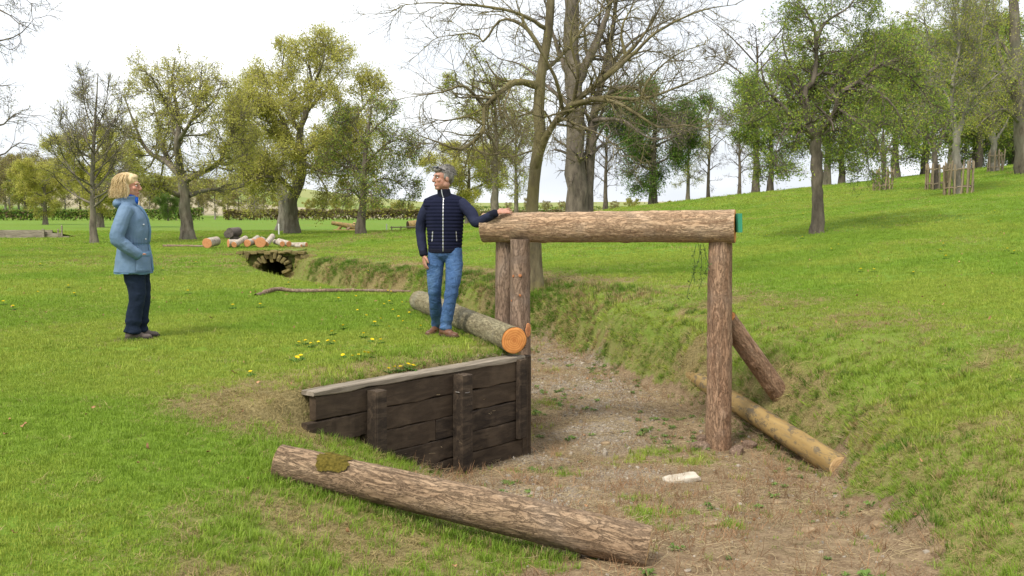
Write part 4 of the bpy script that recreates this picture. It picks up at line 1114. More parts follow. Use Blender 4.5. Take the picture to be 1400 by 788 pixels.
make_tree('field_maple', b, [
    ([b] + PP(y, [(1208, 235), (1208, 215), (1207, 195)]), .13, .10),
    (PP(y, [(1208, 215), (1195, 190), (1180, 160)]), .07, .02),
    (PP(y, [(1207, 205), (1208, 170), (1212, 130)]), .07, .02),
    (PP(y, [(1208, 215), (1222, 190), (1235, 165)]), .07, .02)],
    [Lv(2.5, (.8, 1.7), (25, 70), 6, 4, .2, -.05, .1, .5, .011), Lv(2.8, (.4, 1.0), (25, 70), 5, 3, .22, -.1, .1, .55, .008), Lv(3, (.2, .5), (20, 60), 4, 3, .22, 0, .1, .6, .006)],
    (3.0, .05, .07), B_DARK, MIDG + LIME[:1], 'small green tree in the narrow stake guard behind the crooked tree', seed=24, env=env_px(1150, 1265, 110, 245, y, 2.5))

# --- background trees: auto-built kinds, copied
def auto_tree(name, h, crown_w, trunk_r, cols, bark, leaf, seed, low=.22, dens=1.0, droop=0.0, label='', up=.35):
    rg = np.random.default_rng(seed)
    lim = [([(0, 0, -.1), (rg.normal(0, .05), 0, h * .3), (rg.normal(0, .15), 0, h * .6), (0, 0, h * .93)], trunk_r, trunk_r * .2)]
    nL = 16
    for k in range(nL):
        f = low + (0.9 - low) * k / nL; a = k * 2.4 + rg.uniform(-.4, .4); ln = crown_w * .5 * math.sin(math.pi * min(1, .22 + .78 * (1 - (f - low) / (1 - low)) ** .8)) * rg.uniform(.8, 1.1)
        p0 = np.array([0, 0, h * f]); d = np.array([math.cos(a), math.sin(a), 0])
        lim.append(([p0, p0 + d * ln * .5 + [0, 0, ln * up * .6], p0 + d * ln + [0, 0, ln * up]], trunk_r * .42 * (1 - .5 * f), trunk_r * .07))
    env = (np.array([0, 0, h * (low * .7 + 1) / 2]), np.array([crown_w * .54, crown_w * .54, h * (1 - low * .7) / 2 * 1.04]))
    return make_tree(name, (0, 0, 0), lim, [Lv(1.5 * dens, (.10 * h, .22 * h), (25, 70), 6, 4, .2, droop, .15, .5, .012 + .0012 * h), Lv(2.2 * dens * 10 / h, (.05 * h, .11 * h), (25, 70), 5, 3, .22, droop, .1, .55, .008 + .0008 * h), Lv(3.0 * dens * 10 / h, (.025 * h, .06 * h), (20, 70), 3, 3, .22, droop, .1, .6, .006 + .0006 * h)], leaf, bark, cols, label, seed=seed, env=env, sides=8, mult=(2.0, 2.1, 2.0), lmul=2.5)
def put(o, u, y, label, s=1.0, rz=0.0, group=None, sz=None, dz=0.0):
    p = base_of(u, y); o.location = (p[0], y, p[2] + dz); o.rotation_euler = (0, 0, rz); o.scale = (s, s, sz or s); o['label'] = label
    if group: o['group'] = group
    return o
kA = auto_tree('round_tree', 9, 8.2, .34, DARKG + MIDG[:1], B_DARK, (2.6, .085, .24), 31, low=.10, dens=1.7, label='x')
kG = auto_tree('hawthorn_bush', 7.5, 8.0, .22, MIDG + LIME[:2], B_DARK, (2.0, .070, .20), 37, low=.08, dens=1.55, up=.5, label='x')
put(kG, 1052, 66, 'leafy mid green tree on the crest left of the crooked trunk', 1.0, .4)
put(kA, 893, 74, 'dense round dark green tree standing on the crest behind the rail log')
kB = auto_tree('lime_tree', 10, 8.4, .28, LIME + OLIVE[:1], B_OAK, (2.2, .075, .10), 32, low=.22, up=.7, label='x')
put(kB, 676, 66, 'airy yellow-green tree behind the man and the left post')
kC = auto_tree('bare_tree', 10, 8.5, .25, BROWN, B_DARK, (.5, .05, .1), 33, low=.2, up=.7, label='x')
put(kC, 1032, 78, 'mostly bare rounded tree beyond the crest left of the crooked tree', 1.25, 1.0)
kD = auto_tree('olive_oak', 9, 10.5, .35, OLIVE, B_OAK, (7.5, .10, .16), 34, low=.16, label='x')
put(kD, 137, 95, 'bushy olive oak standing behind the slender bare tree', .98, .6)
GB = 'trees across the park behind'
def cp(k, *a, **kw): return put(copy_tree(k), *a, **kw)
cp(kD, 62, 120, 'low olive oak in front of the wooded hill at the left', .85, 2.0)
cp(kD, 640, 105, 'brown-olive oak directly behind the man in the dark jacket', .95, 4.0)
cp(kB, 706, 84, 'slim yellowish tree seen between left post and bare ash', .80, 2.2, sz=.95)
cp(kB, 940, 88, 'pale leafed tree right of the dense round tree', .75, 1.2)
cp(kC, 968, 92, 'thin bare tree on the crest right of the round tree', .80, 2.9)
cp(kC, 828, 80, 'twiggy bare tree between the massive trunk and round tree', .85, 4.1)
cp(kA, 1330, 80, 'dark evergreen looking tree behind the guarded trees', .9, 4.0)
cp(kA, 1385, 74, 'dark leafy tree behind the big oak trunk', .9, 5.0)
cp(kG, 1150, 64, 'mid green leafy tree right of the crooked trunk', 1.05, 3.1)
cp(kG, 1222, 60, 'yellow-green tree behind the narrow stake guard', 1.1, 4.2)
cp(kG, 1262, 66, 'leafy green tree between the two left stake guards', 1.25, 5.3)
cp(kG, 1335, 70, 'leafy green tree between the large and small stake guards', 1.3, .9)
cp(kG, 1380, 78, 'tall leafy green tree behind the small stake guard', 1.5, 1.9)
cp(kB, 1300, 80, 'airy yellow-green tree rising behind the large stake guard', 1.35, 2.9)
cp(kB, 1130, 84, 'tall airy yellow-green tree behind the crooked tree', 1.2, 3.9)
cp(kC, 1010, 100, 'small grey bare tree far behind the crest', .9, .3)
cp(kA, 230, 190, 'small round green bush tree beside the far hedge', .62, .7)
# wooded hill and far hedgerow trees: countable rows of brownish trees
kE = auto_tree('woodland_tree', 13, 9.5, .3, BROWN + OLIVE[:1], B_GREY, (5, .16, .22), 35, low=.12, dens=.7, up=.7, label='x')
put(kE, 14, 240, 'brownish bare woodland tree on the wooded hill', 1.0, 0, group='woodland trees on the far hill')
kF = auto_tree('woodland_tree', 11, 10, .3, OLIVE + MIDG[:1] + BROWN[:1], B_DARK, (8, .17, .22), 36, low=.08, dens=.7, label='x')
put(kF, 35, 215, 'olive leafed woodland tree on the wooded hill', .8, 0, group='green trees on the far hill')
rg = np.random.default_rng(40)
for i, u in enumerate(np.linspace(-70, 330, 26)):
    k = kE if rg.uniform() < .68 else kF
    e = k is kE
    cp(k, u + rg.uniform(-7, 7), rg.uniform(225, 330), 'brownish bare woodland tree on the wooded hill' if e else 'olive leafed woodland tree on the wooded hill', rg.uniform(.9, 1.3) if u < 110 else rg.uniform(.6, .85), rg.uniform(0, 6), group='woodland trees on the far hill' if e else 'green trees on the far hill')
for i, u in enumerate(list(np.linspace(300, 600, 16)) + list(np.linspace(690, 1010, 12))):
    k = kE if rg.uniform() < .5 else kF; e = k is kE
    cp(k, u + rg.uniform(-8, 8), rg.uniform(260, 420), 'brown hedgerow tree along the distant field edge' if e else 'olive hedgerow tree along the distant field edge', rg.uniform(.35, .6), rg.uniform(0, 6), group='brown hedgerow trees of the far fields' if e else 'green hedgerow trees of the far fields')

# clipped hedges at the far edge of the park
def hedge(p0, p1, w_, h_, seed, cols, label, n=9000):
    rg = np.random.default_rng(seed); p0 = np.array(p0); p1 = np.array(p1); t = rg.uniform(0, 1, n)
    x = p0[0] + (p1[0] - p0[0]) * t; y = p0[1] + (p1[1] - p0[1]) * t + rg.uniform(-1, 1, n) * w_
    hh = h_ * (.75 + .5 * fbm(t * 22, 0, 0, seed, 3)); z = gz(x, y) + hh * np.sqrt(rg.uniform(0, 1, n))
    c = np.stack([x, y, z], 1); d1 = nrm(rg.normal(0, 1, (n, 3))); d2 = nrm(np.cross(d1, rg.normal(0, 1, (n, 3)))); s = .30 * rg.uniform(.5, 1.3, (n, 1))
    o = np.array([(p0[0] + p1[0]) / 2, (p0[1] + p1[1]) / 2, 0]); o[2] = gz1(o[0], o[1])
    V = np.stack([c - d1 * s, c + d2 * s * .7, c + d1 * s, c - d2 * s * .7], 1).reshape(-1, 3) - o
    cc = np.array(cols)[rg.integers(0, len(cols), n)] * rg.uniform(.7, 1.15, (n, 1))
    root = thing('hedge', o, label, 'hedge')
    me = make_mesh('foliage', V, [(np.arange(4 * n).reshape(-1, 4), 0)], [LEAF]); set_attr(me, 'tint', np.repeat(cc, 4, 0)); link('foliage', me, root)
    P = []
    for k in range(60):
        q = p0 + (p1 - p0) * (k + .5) / 60; z0 = gz1(q[0], q[1]); P.append([[q[0], q[1], z0 - .1], [q[0] + rg.normal(0, .1), q[1], z0 + h_ * .4], [q[0] + rg.normal(0, .25), q[1] + rg.normal(0, .25), z0 + h_ * .8]])
    V, F = tubes(np.array(P), np.tile([.06, .05, .02], (60, 1)), 4); link('stem', make_mesh('stem', V - o, [(F, 0)], [B_DARK]), root)['kind'] = 'stuff'
hedge((-135, 205), (-62, 200), .9, 2.3, 1, MIDG + DARKG[:1] + BROWN[:1], 'trimmed green hedge along the foot of the wooded hill')
hedge((-60, 208), (-18, 215), .9, 2.2, 2, BROWN + OLIVE[:1], 'brown leafless hedge continuing past the spreading oak', 6000)
hedge((-18, 230), (34, 240), 1.0, 2.0, 3, BROWN + MIDG[:1], 'rough distant hedge behind the full oak and the man', 6000)
hedge((-60, 420), (60, 440), 1.5, 3.0, 4, OLIVE[:1] + DARKG, 'dark field hedge on the pale rising farmland', 6000)

# ------------------------------------------------------------------ people
from mathutils.bvhtree import BVHTree
def etube(pts, ra, rb, side, n=20, m=None, cap=.55):
    """closed elliptical tube; ra along 'side', rb across it"""
    pts = np.asarray(pts, float); k = len(pts); m = m or max(10, k * 5)
    t_ = np.linspace(0, 1, k); T = np.linspace(0, 1, m)
    P = smooth_path(pts, m) if k > 2 else np.stack([np.interp(T, t_, pts[:, i]) for i in range(3)], 1)
    s = np.r_[0, np.cumsum(np.linalg.norm(np.diff(pts, axis=0), axis=1))]; s /= s[-1]
    A = np.interp(T, s, np.broadcast_to(ra, (k,))); B = np.interp(T, s, np.broadcast_to(rb, (k,)))
    tg = nrm(np.gradient(P, axis=0)); sv = np.asarray(side, float)
    e1 = nrm(sv[None] - (tg * sv).sum(1, keepdims=True) * tg); e2 = np.cross(tg, e1)
    a = np.arange(n) * 2 * math.pi / n; V = []
    rows = []
    def row(c, x, y, i): rows.append(c + x * np.cos(a)[:, None] * e1[i] + y * np.sin(a)[:, None] * e2[i])
    for q in (.35, .7, .92): row(P[0] - tg[0] * A[0] * cap * math.sqrt(1 - q * q), A[0] * q, B[0] * q, 0)
    for i in range(m): row(P[i], A[i], B[i], i)
    for q in (.92, .7, .35): row(P[-1] + tg[-1] * A[-1] * cap * math.sqrt(1 - q * q), A[-1] * q, B[-1] * q, -1)
    V = np.concatenate(rows); R = len(rows); idx = np.arange(R * n).reshape(R, n)
    F = np.stack([idx[:-1], np.roll(idx[:-1], -1, 1), np.roll(idx[1:], -1, 1), idx[1:]], -1).reshape(-1, 4).tolist()
    V = np.vstack([V, P[:1] - tg[:1] * A[0] * cap, P[-1:] + tg[-1:] * A[-1] * cap]); c0, c1 = len(V) - 2, len(V) - 1
    F += [[c0, (i + 1) % n, i] for i in range(n)] + [[c1, idx[-1][i], idx[-1][(i + 1) % n]] for i in range(n)]
    return V, F
def tube1(pts, r, n=12): return etube(pts, r, r, (.13, .31, .94) if abs(np.subtract(pts[-1], pts[0])[2]) < .7 * np.linalg.norm(np.subtract(pts[-1], pts[0])) else (1, .1, 0), n)
def ell(c, r, R=None):
    n, m_ = 20, 14; V = []
    for i in range(m_ + 1):
        th = math.pi * i / m_
        for j in range(n): V.append((math.sin(th) * math.cos(2 * math.pi * j / n), math.sin(th) * math.sin(2 * math.pi * j / n), math.cos(th)))
    V = np.array(V) * r
    if R is not None: V = V @ np.asarray(R).T
    idx = np.arange((m_ + 1) * n).reshape(m_ + 1, n)
    F = np.stack([idx[:-1], idx[1:], np.roll(idx[1:], -1, 1), np.roll(idx[:-1], -1, 1)], -1).reshape(-1, 4).tolist()
    return V + np.asarray(c), F
def fuse(parts, voxel=.008, it=4):
    V, F, off = [], [], 0
    for v, f in parts:
        V.append(np.asarray(v)); F += [[i + off for i in q] for q in f]; off += len(v)
    me = bpy.data.meshes.new('tmp'); me.from_pydata(np.concatenate(V).tolist(), [], F); me.update()
    o = bpy.data.objects.new('tmp', me); COL.objects.link(o)
    r = o.modifiers.new('r', 'REMESH'); r.mode = 'VOXEL'; r.voxel_size = voxel
    s_ = o.modifiers.new('s', 'SMOOTH'); s_.iterations = it; s_.factor = .5
    dg = bpy.context.evaluated_depsgraph_get(); ev = o.evaluated_get(dg); m2 = ev.to_mesh()
    n = len(m2.vertices); co = np.empty(n * 3, np.float32); m2.vertices.foreach_get('co', co); no = np.empty(n * 3, np.float32); m2.vertices.foreach_get('normal', no)
    faces = np.array([list(p.vertices) for p in m2.polygons if len(p.vertices) == 4], np.int32)
    ev.to_mesh_clear(); bpy.data.objects.remove(o); bpy.data.meshes.remove(me)
    return co.reshape(-1, 3).astype(float), faces, no.reshape(-1, 3).astype(float)
def surf(name, parent, parts, mat, voxel=.008, it=4, disp=None):
    V, F, N = fuse(parts, voxel, it)
    if disp is not None: V = V + N * disp(V, N)[:, None]
    link(name, make_mesh(name, V, [(F, 0)], [mat]), parent)
    return V, F
def bvh(vf): return BVHTree.FromPolygons(vf[0].tolist(), vf[1].tolist())
def patch(name, parent, tree, origins, direction, mat, thick=.006, nu=None):
    """grid of ray origins (n x m x 3) dropped on a surface along direction, lifted by thick, with its own rim"""
    n, m_, _ = origins.shape; d = Vector(direction).normalized(); top_, bot = [], []
    for i in range(n):
        for j in range(m_):
            h = tree.ray_cast(Vector(tuple(origins[i, j])), d)
            p = np.array(h[0]) if h[0] is not None else np.array([np.nan] * 3); nn = np.array(h[1]) if h[0] is not None else -np.array(d)
            e = .35 if i in (0, n - 1) or j in (0, m_ - 1) else 1.0
            top_.append(p + nn * thick * e); bot.append(p - nn * .004)
    T = np.array(top_); B = np.array(bot)
    bad = np.isnan(T).any(1)
    idx = np.arange(n * m_).reshape(n, m_)
    F = np.stack([idx[:-1, :-1], idx[:-1, 1:], idx[1:, 1:], idx[1:, :-1]], -1).reshape(-1, 4)
    F = F[~bad[F].any(1)]; T[bad] = 0; B[bad] = 0
    rim = np.concatenate([idx[0, :], idx[1:, -1], idx[-1, -2::-1], idx[-2:0:-1, 0]]); K = n * m_
    R = np.stack([rim, np.roll(rim, -1), np.roll(rim, -1) + K, rim + K], 1); R = R[~bad[R % K].any(1)]
    return link(name, make_mesh(name, np.concatenate([T, B]), [(F, 0), (R, 0)], [mat]), parent)
def grid(p00, p10, p01, p11, n, m_):
    u = np.linspace(0, 1, n)[:, None, None]; v = np.linspace(0, 1, m_)[None, :, None]; a, b, c_, d = map(np.asarray, (p00, p10, p01, p11))
    return a * (1 - u) * (1 - v) + b * u * (1 - v) + c_ * (1 - u) * v + d * u * v
def hand(w_, d, back, thumb, curl=.25, spread=.1, s=1.0):
    """wrist point, finger direction, back-of-hand normal, thumb side -> closed pieces to fuse"""
    w_, d = np.asarray(w_, float), nrm(np.asarray(d, float)); b = nrm(np.asarray(back, float) - np.dot(back, d) * d); t = np.cross(d, b)
    if np.dot(t, thumb) < 0: t = -t
    out = [etube([w_ - d * .03, w_ + d * .02, w_ + d * .06 * s, w_ + d * .095 * s], np.array([.026, .030, .038, .040]) * s, np.array([.020, .017, .014, .011]) * s, t)]
    for k, (L, o) in enumerate(((.070, .030), (.080, .0105), (.074, -.009), (.056, -.027))):
        p = w_ + (d * .088 + t * o) * s; fd = nrm(d + t * spread * (1.5 - k) * .8); pts = [p]; a = curl * .5
        for q in (.45, .30, .25):
            dd = fd * math.cos(a) - b * math.sin(a); pts.append(pts[-1] + dd * L * q * s); a += curl
        out.append(etube(pts, np.array([.0095, .0090, .0082, .0070]) * s, np.array([.0095, .0088, .008, .0068]) * s, t, 10, 12))
    p = w_ + (d * .025 + t * .028) * s
    out.append(etube([p - t * .01 * s, p + (t * .022 + d * .025 - b * .006) * s, p + (t * .034 + d * .052 - b * .012) * s, p + (t * .036 + d * .075 - b * .018) * s], np.array([.015, .0135, .0105, .008]) * s, np.array([.014, .012, .0095, .0075]) * s, b, 10, 14))
    return out
def head_parts(c, R, male=True):
    f = 1.0 if male else .94
    raw = [ell((0, .015, .03), (.076 * f, .096, .090)), ell((0, -.030, -.040), (.060 * f, .060, .078)), ell((0, -.062, -.098), (.030 * f, .026, .022)),
           ell((0, -.075, .030), (.052, .018, .016)), ell((.036, -.062, -.022), (.022, .022, .022)), ell((-.036, -.062, -.022), (.022, .022, .022)),
           ell((0, -.086, -.063), (.024, .012, .007)), ell((0, -.084, -.077), (.021, .012, .008)), ell((.045, .01, -.065), (.022, .045, .035)), ell((-.045, .01, -.065), (.022, .045, .035)),
           etube([(0, -.084, .022), (0, -.098, .0), (0, -.113, -.026)], [.010, .011, .016], [.010, .013, .014], (1, 0, 0), 12), ell((0, -.106, -.032), (.018, .012, .010)),
           ell((.078 * f, .012, -.012), (.010, .020, .031), None), ell((-.078 * f, .012, -.012), (.010, .020, .031), None)]
    return [((v @ np.asarray(R).T) + c, q) for v, q in raw]
def rotz(a): return np.array([[math.cos(a), -math.sin(a), 0], [math.sin(a), math.cos(a), 0], [0, 0, 1]])
def rotx(a): return np.array([[1, 0, 0], [0, math.cos(a), -math.sin(a)], [0, math.sin(a), math.cos(a)]])

def cloth(name, col, col2, rough=.85, weave=500, wr=.5, spec=.2, wscale=9):
    m = Mat(name, rough, spec); v = m.obj()
    c = m.mix(m.ramp(m.noise(7, v, 5), [(.35, 0.0), (.7, 1.0)]), col, col2); m.col(c)
    m.bump(m.math('ADD', m.math('MULTIPLY', m.noise(wscale, m.obj((1, 1, .6)), 5, .55, .8), 1.0), m.math('MULTIPLY', m.noise(weave, v, 2), .05)), wr, .02); return m.m
def skin(name, col, red):
    m = Mat(name, .55, .35); v = m.obj()
    c = m.mix(m.ramp(m.noise(14, v, 4), [(.4, 0.0), (.7, 1.0)]), col, red); m.col(c)
    m.b.inputs['Subsurface Weight'].default_value = .12; m.b.inputs['Subsurface Radius'].default_value = (.012, .005, .003)
    m.bump(m.noise(120, v, 2), .1, .003); return m.m
NAVY = cloth('navy_quilted_nylon', (.008, .010, .026), (.013, .015, .035), .9, wr=.25, spec=.12, wscale=16)
NAVYK = cloth('navy_knit_sleeve', (.014, .017, .040), (.022, .026, .055), .9, wr=.6)
RIB = cloth('navy_rib', (.008, .009, .018), (.012, .013, .024), .95)
m = Mat('blue_denim', .85, .2); v = m.obj()
c = m.ramp(m.noise(5, m.obj((1, 1, .7)), 4), [(.32, (.012, .036, .105)), (.52, (.032, .085, .21)), (.74, (.12, .21, .37))])
c = m.mix(m.ramp(m.noise(160, m.obj((1, 1, 3)), 2), [(.35, 0.0), (.75, .4)]), c, (.20, .32, .52)); m.col(c)
m.bump(m.noise(11, m.obj((1, 1, 1.4)), 5, .6, 1.2), .7, .03); DENIM = m.m
DARKJ = cloth('dark_indigo_denim', (.006, .012, .026), (.016, .026, .052), .85, wr=.8, wscale=11)
PARKA = cloth('slate_blue_parka', (.115, .185, .285), (.145, .22, .32), .7, wr=.75, spec=.3, wscale=8)
PARKA2 = cloth('slate_blue_trim', (.11, .20, .31), (.14, .24, .36), .7, wr=.4)
ROYAL = cloth('royal_blue_collar', (.008, .075, .42), (.015, .11, .52), .8)
SKIN_M = skin('ruddy_skin', (.44, .245, .175), (.46, .205, .14)); SKIN_W = skin('fair_skin', (.50, .265, .185), (.52, .21, .145))
def hairm(name, a, b, d):
    m = Mat(name, .5, .4); c = m.ramp(m.noise(40, m.obj((1, 1, .3)), 4), [(.25, d), (.5, a), (.75, b)]); m.col(c); m.bump(m.noise(90, m.obj((1, 1, .25)), 3), .5, .004); return m.m
HAIR_G = hairm('grey_hair', (.17, .155, .14), (.36, .34, .31), (.05, .045, .04)); HAIR_B = hairm('blond_hair', (.60, .44, .22), (.76, .62, .40), (.38, .25, .11))
TAN = cloth('tan_leather', (.10, .042, .020), (.16, .07, .032), .5, wr=.3, spec=.5); SOLE = cloth('brown_sole', (.07, .04, .025), (.10, .06, .04), .8)
HIKE = cloth('grey_hiking_shoe', (.075, .058, .050), (.16, .13, .115), .8); HSOLE = cloth('dark_rubber_sole', (.03, .025, .022), (.05, .04, .035), .8)
m = Mat('zip_metal', .35, .5); m.b.inputs['Metallic'].default_value = .7; m.col((.55, .55, .55)); ZIP = m.m
m = Mat('eye_white', .2, .5); m.col((.7, .68, .65)); EYEW = m.m
m = Mat('dark_lens', .15, .5); m.col((.02, .02, .022)); LENS = m.m
m = Mat('lip_red', .5, .4); m.col((.42, .14, .11)); LIP = m.m

def shoe(parent, ankle, yaw, um, sm, L=.29, pitch=0.0, lace=None):
    """toe towards -Y before yaw"""
    R = rotz(yaw) @ rotx(pitch); c = np.asarray(ankle, float)
    T = lambda vf: ((np.asarray(vf[0]) @ R.T) + c, vf[1])
    h = L / .29
    up = [ell((0, .03 * h, .045), (.038, .055 * h, .045)), ell((0, -.05 * h, .038), (.040, .075 * h, .040)), ell((0, -.135 * h, .028), (.043, .062 * h, .028)), etube([(0, .02, .04), (0, .025, .10)], [.046, .044], [.052, .048], (1, 0, 0))]
    vf = surf('shoe', parent, [T(q) for q in up], um, .006, 3)
    so_ = parent.children[-1]; 
    prof = [(0, .088), (.028, .078), (.036, .03), (.034, -.04), (.046, -.12), (.040, -.17), (.02, -.197), (0, -.203)]
    pts = [(x, y * h) for x, y in prof] + [(-x, y * h) for x, y in prof[-2:0:-1]]
    n = len(pts); V = []
    for z, e in ((0, .97), (.006, 1.02), (.022, 1.02), (.026, .96)): V += [(x * e, y * e, z) for x, y in pts]
    Q = [[k * n + i, k * n + (i + 1) % n, (k + 1) * n + (i + 1) % n, (k + 1) * n + i] for k in range(3) for i in range(n)]
    V = (np.array(V) @ R.T) + c
    sl = link('sole', make_mesh('sole', V, [(Q, 0), ([[*range(n - 1, -1, -1)]], 0), ([[3 * n + i for i in range(n)]], 0)], [sm]), None)
    shoe_o = [o for o in parent.children if o.name.startswith('shoe')][-1]
    sl.parent = shoe_o
    if lace is not None:
        P = []
        for k in range(4):
            y_ = (-.03 - .022 * k) * h; z_ = .082 - .010 * k
            P.append([(-.026, y_, z_ - .012), (0, y_ - .004, z_ + .002), (.026, y_, z_ - .012)])
        P = (np.array(P) @ R.T) + c; V, F = tubes(P, np.full((4, 3), .004), 6); link('lace', make_mesh('lace', V, [(F, 0)], [lace]), shoe_o)
    return shoe_o

def strands(name, parent, paths, r, mat, sides=4, taper=.35):
    P = np.asarray(paths, float); n = P.shape[1]; V, F = tubes(P, np.tile(np.linspace(r, r * taper, n), (len(P), 1)), sides)
    o = link(name, make_mesh(name, V, [(F, 0)], [mat]), parent); return o

# ---------------- the man
MB = np.array([pix(605, 460, 10.2)[0], 10.2]); mz = gz1(*MB)
man = thing('person', (MB[0], MB[1], mz), 'man in navy quilted jacket and blue jeans resting a hand on the rail log', 'person')
RH = (-.075, .27); LF = (.035, -.10)
za = gz1(MB[0] + RH[0], MB[1] + RH[1]) - mz + .012; zb_ = gz1(MB[0] + LF[0], MB[1] + LF[1]) - mz + .012
legR = [(-.055, .03, .90), (-.075, .02, .70), (-.080, .03, .48), (-.078, .13, .28), (RH[0], RH[1] + .02, .09)]
legL = [(.115, .01, .90), (.125, -.04, .70), (.105, -.10, .49), (.068, -.10, .28), (LF[0], LF[1] + .02, .09)]
sh_R, el_R, wr_R = np.array([-.145, .02, 1.365]), np.array([-.222, .07, 1.10]), np.array([-.190, -.005, .855])
sh_L, el_L, wr_L = np.array([.215, 0, 1.365]), np.array([.355, -.13, 1.175]), np.array([.545, -.285, 1.262])
hc = np.array([.012, -.015, 1.622]); HR = rotz(rad(-58)) @ rotx(rad(2))
body = head_parts(hc, HR) + [tube1([(.03, .02, 1.36), (.025, .012, 1.48), (.015, .0, 1.57)], [.07, .056, .056]), ell((.03, .01, 1.15), (.14, .08, .27)),
    tube1([sh_R, el_R, wr_R], [.045, .036, .028]), tube1([sh_L, el_L, wr_L], [.045, .036, .028]), ell((.03, .01, .92), (.13, .08, .12)),
    tube1(legR, [.065, .06, .045, .045, .035]), tube1(legL, [.065, .06, .045, .045, .035]), tube1([(.03, .01, 1.38), sh_R], [.05, .04]), tube1([(.03, .01, 1.38), sh_L], [.05, .04])]
body += hand(wr_R + [0, 0, -.01], (.12, -.18, -1), (-.85, -.4, .1), (.2, -1, 0), .30, .06)
body += hand(wr_L + np.array([.02, .006, .012]), (.90, .28, .12), (-.10, -.62, .78), (-.2, .3, .8), .10, .24)
surf('body', man, body, SKIN_M, .0066, 1)
# jeans
surf('jeans', man, [ell((.03, .012, .88), (.172, .118, .115)), etube(legR, [.092, .088, .068, .066, .060], [.098, .090, .070, .068, .062], (1, 0, 0), cap=.1), etube(legL, [.092, .088, .068, .066, .060], [.098, .090, .070, .068, .062], (1, 0, 0), cap=.1)], DENIM, .008, 3,
    lambda V, N: .012 * (fbm(V[:, 0] * 9, V[:, 1] * 9, V[:, 2] * 16, 5, 3) - .5) + .010 * np.sin(V[:, 2] * 55 + 6 * fbm(V[:, 0] * 6, V[:, 1] * 6, V[:, 2] * 5, 8, 2)) * (.3 * ss(.55, .42, V[:, 2]) * ss(.3, .42, V[:, 2]) + .55 * ss(.22, .14, V[:, 2])))
# quilted jacket
def secs(rows): 
    return etube([(x, y_, z) for z, x, y_, a, b in rows], [a for *_, a, b in rows], [b for *_, a, b in rows], (1, 0, 0), 36, 60, .04)
tor = [secs([(.875, .03, .01, .168, .118), (.95, .03, .01, .176, .124), (1.05, .03, .008, .182, .128), (1.18, .03, .005, .192, .130), (1.29, .03, .008, .200, .126), (1.37, .03, .012, .188, .110), (1.415, .03, .015, .140, .090), (1.445, .028, .012, .085, .074)]),
       ell((-.115, .012, 1.345), (.08, .08, .07)), ell((.175, .010, 1.345), (.08, .08, .07)), tube1([(.03, .012, 1.43), (-.08, .014, 1.395), (-.15, .014, 1.36)], [.055, .058, .06]), tube1([(.03, .012, 1.43), (.14, .014, 1.395), (.21, .014, 1.36)], [.055, .058, .06])]
def quilt(V, N):
    q = np.abs(np.sin(math.pi * (V[:, 2] + .05 * np.abs(V[:, 0] - .03) ** 2) / .036)) ** .55
    return (.009 * q - .006) * ss(.90, .93, V[:, 2]) * ss(1.43, 1.40, V[:, 2]) + .008 * (fbm(V[:, 0] * 7, V[:, 1] * 7, V[:, 2] * 5, 2, 3) - .5)
jk = surf('jacket', man, tor, NAVY, .0062, 2, quilt)
jt = bvh(jk)
def sl_fold(V, N): return .013 * (fbm(V[:, 0] * 12, V[:, 1] * 12, V[:, 2] * 12, 4, 3) - .5)
surf('sleeve', man, [tube1([sh_R + [.02, 0, .0], (sh_R + el_R) / 2 + [-.012, 0, 0], el_R, (el_R + wr_R) / 2 + [-.005, 0, 0], wr_R], [.066, .062, .056, .050, .042])], NAVYK, .007, 3, sl_fold)
surf('sleeve', man, [tube1([sh_L + [-.02, 0, 0], (sh_L + el_L) / 2 + [.012, 0, 0], el_L, (el_L + wr_L) / 2 + [0, 0, -.008], wr_L], [.066, .062, .056, .050, .042])], NAVYK, .007, 3, sl_fold)
surf('cuff', man, [tube1([wr_R - nrm(wr_R - el_R) * .05, wr_R + nrm(wr_R - el_R) * .012], [.047, .043])], RIB, .006, 2)
surf('cuff', man, [tube1([wr_L - nrm(wr_L - el_L) * .05, wr_L + nrm(wr_L - el_L) * .012], [.046, .042])], RIB, .006, 2)
surf('hem_band', man, [etube([(.03, .01, .862), (.03, .01, .905)], [.170, .174], [.120, .124], (1, 0, 0), 36, None, .04)], RIB, .007, 2)
surf('collar', man, [etube([(.028, .012, 1.425), (.022, .006, 1.475), (.020, .004, 1.508)], [.080, .068, .064], [.078, .070, .066], (1, 0, 0), 30, None, .1)], RIB, .006, 2)
patch('zip', man, jt, grid((.012, -1, .87), (.022, -1, .87), (.016, -1, 1.43), (.026, -1, 1.43), 3, 60), (0, 1, 0), ZIP, .005)
patch('pocket_zip', man, jt, grid((-.098, -1, .985), (-.088, -1, .985), (-.092, -1, 1.085), (-.082, -1, 1.085), 3, 14), (0, 1, 0), ZIP, .006)
patch('pocket_zip', man, jt, grid((.150, -1, .985), (.158, -1, .985), (.144, -1, 1.085), (.152, -1, 1.085), 3, 14), (0, 1, 0), ZIP, .006)
V, F = tubes(np.array([[(.018, -.078, 1.425), (.008, -.078, 1.465), (.002, -.073, 1.505)]]), np.full((1, 3), .005), 6); link('zip', make_mesh('zip', V, [(F, 0)], [ZIP]), man)
shoe(man, (RH[0], RH[1], za), rad(-28), TAN, SOLE, .29, rad(6), SOLE); shoe(man, (LF[0], LF[1], zb_), rad(42), TAN, SOLE, .29, 0, SOLE)
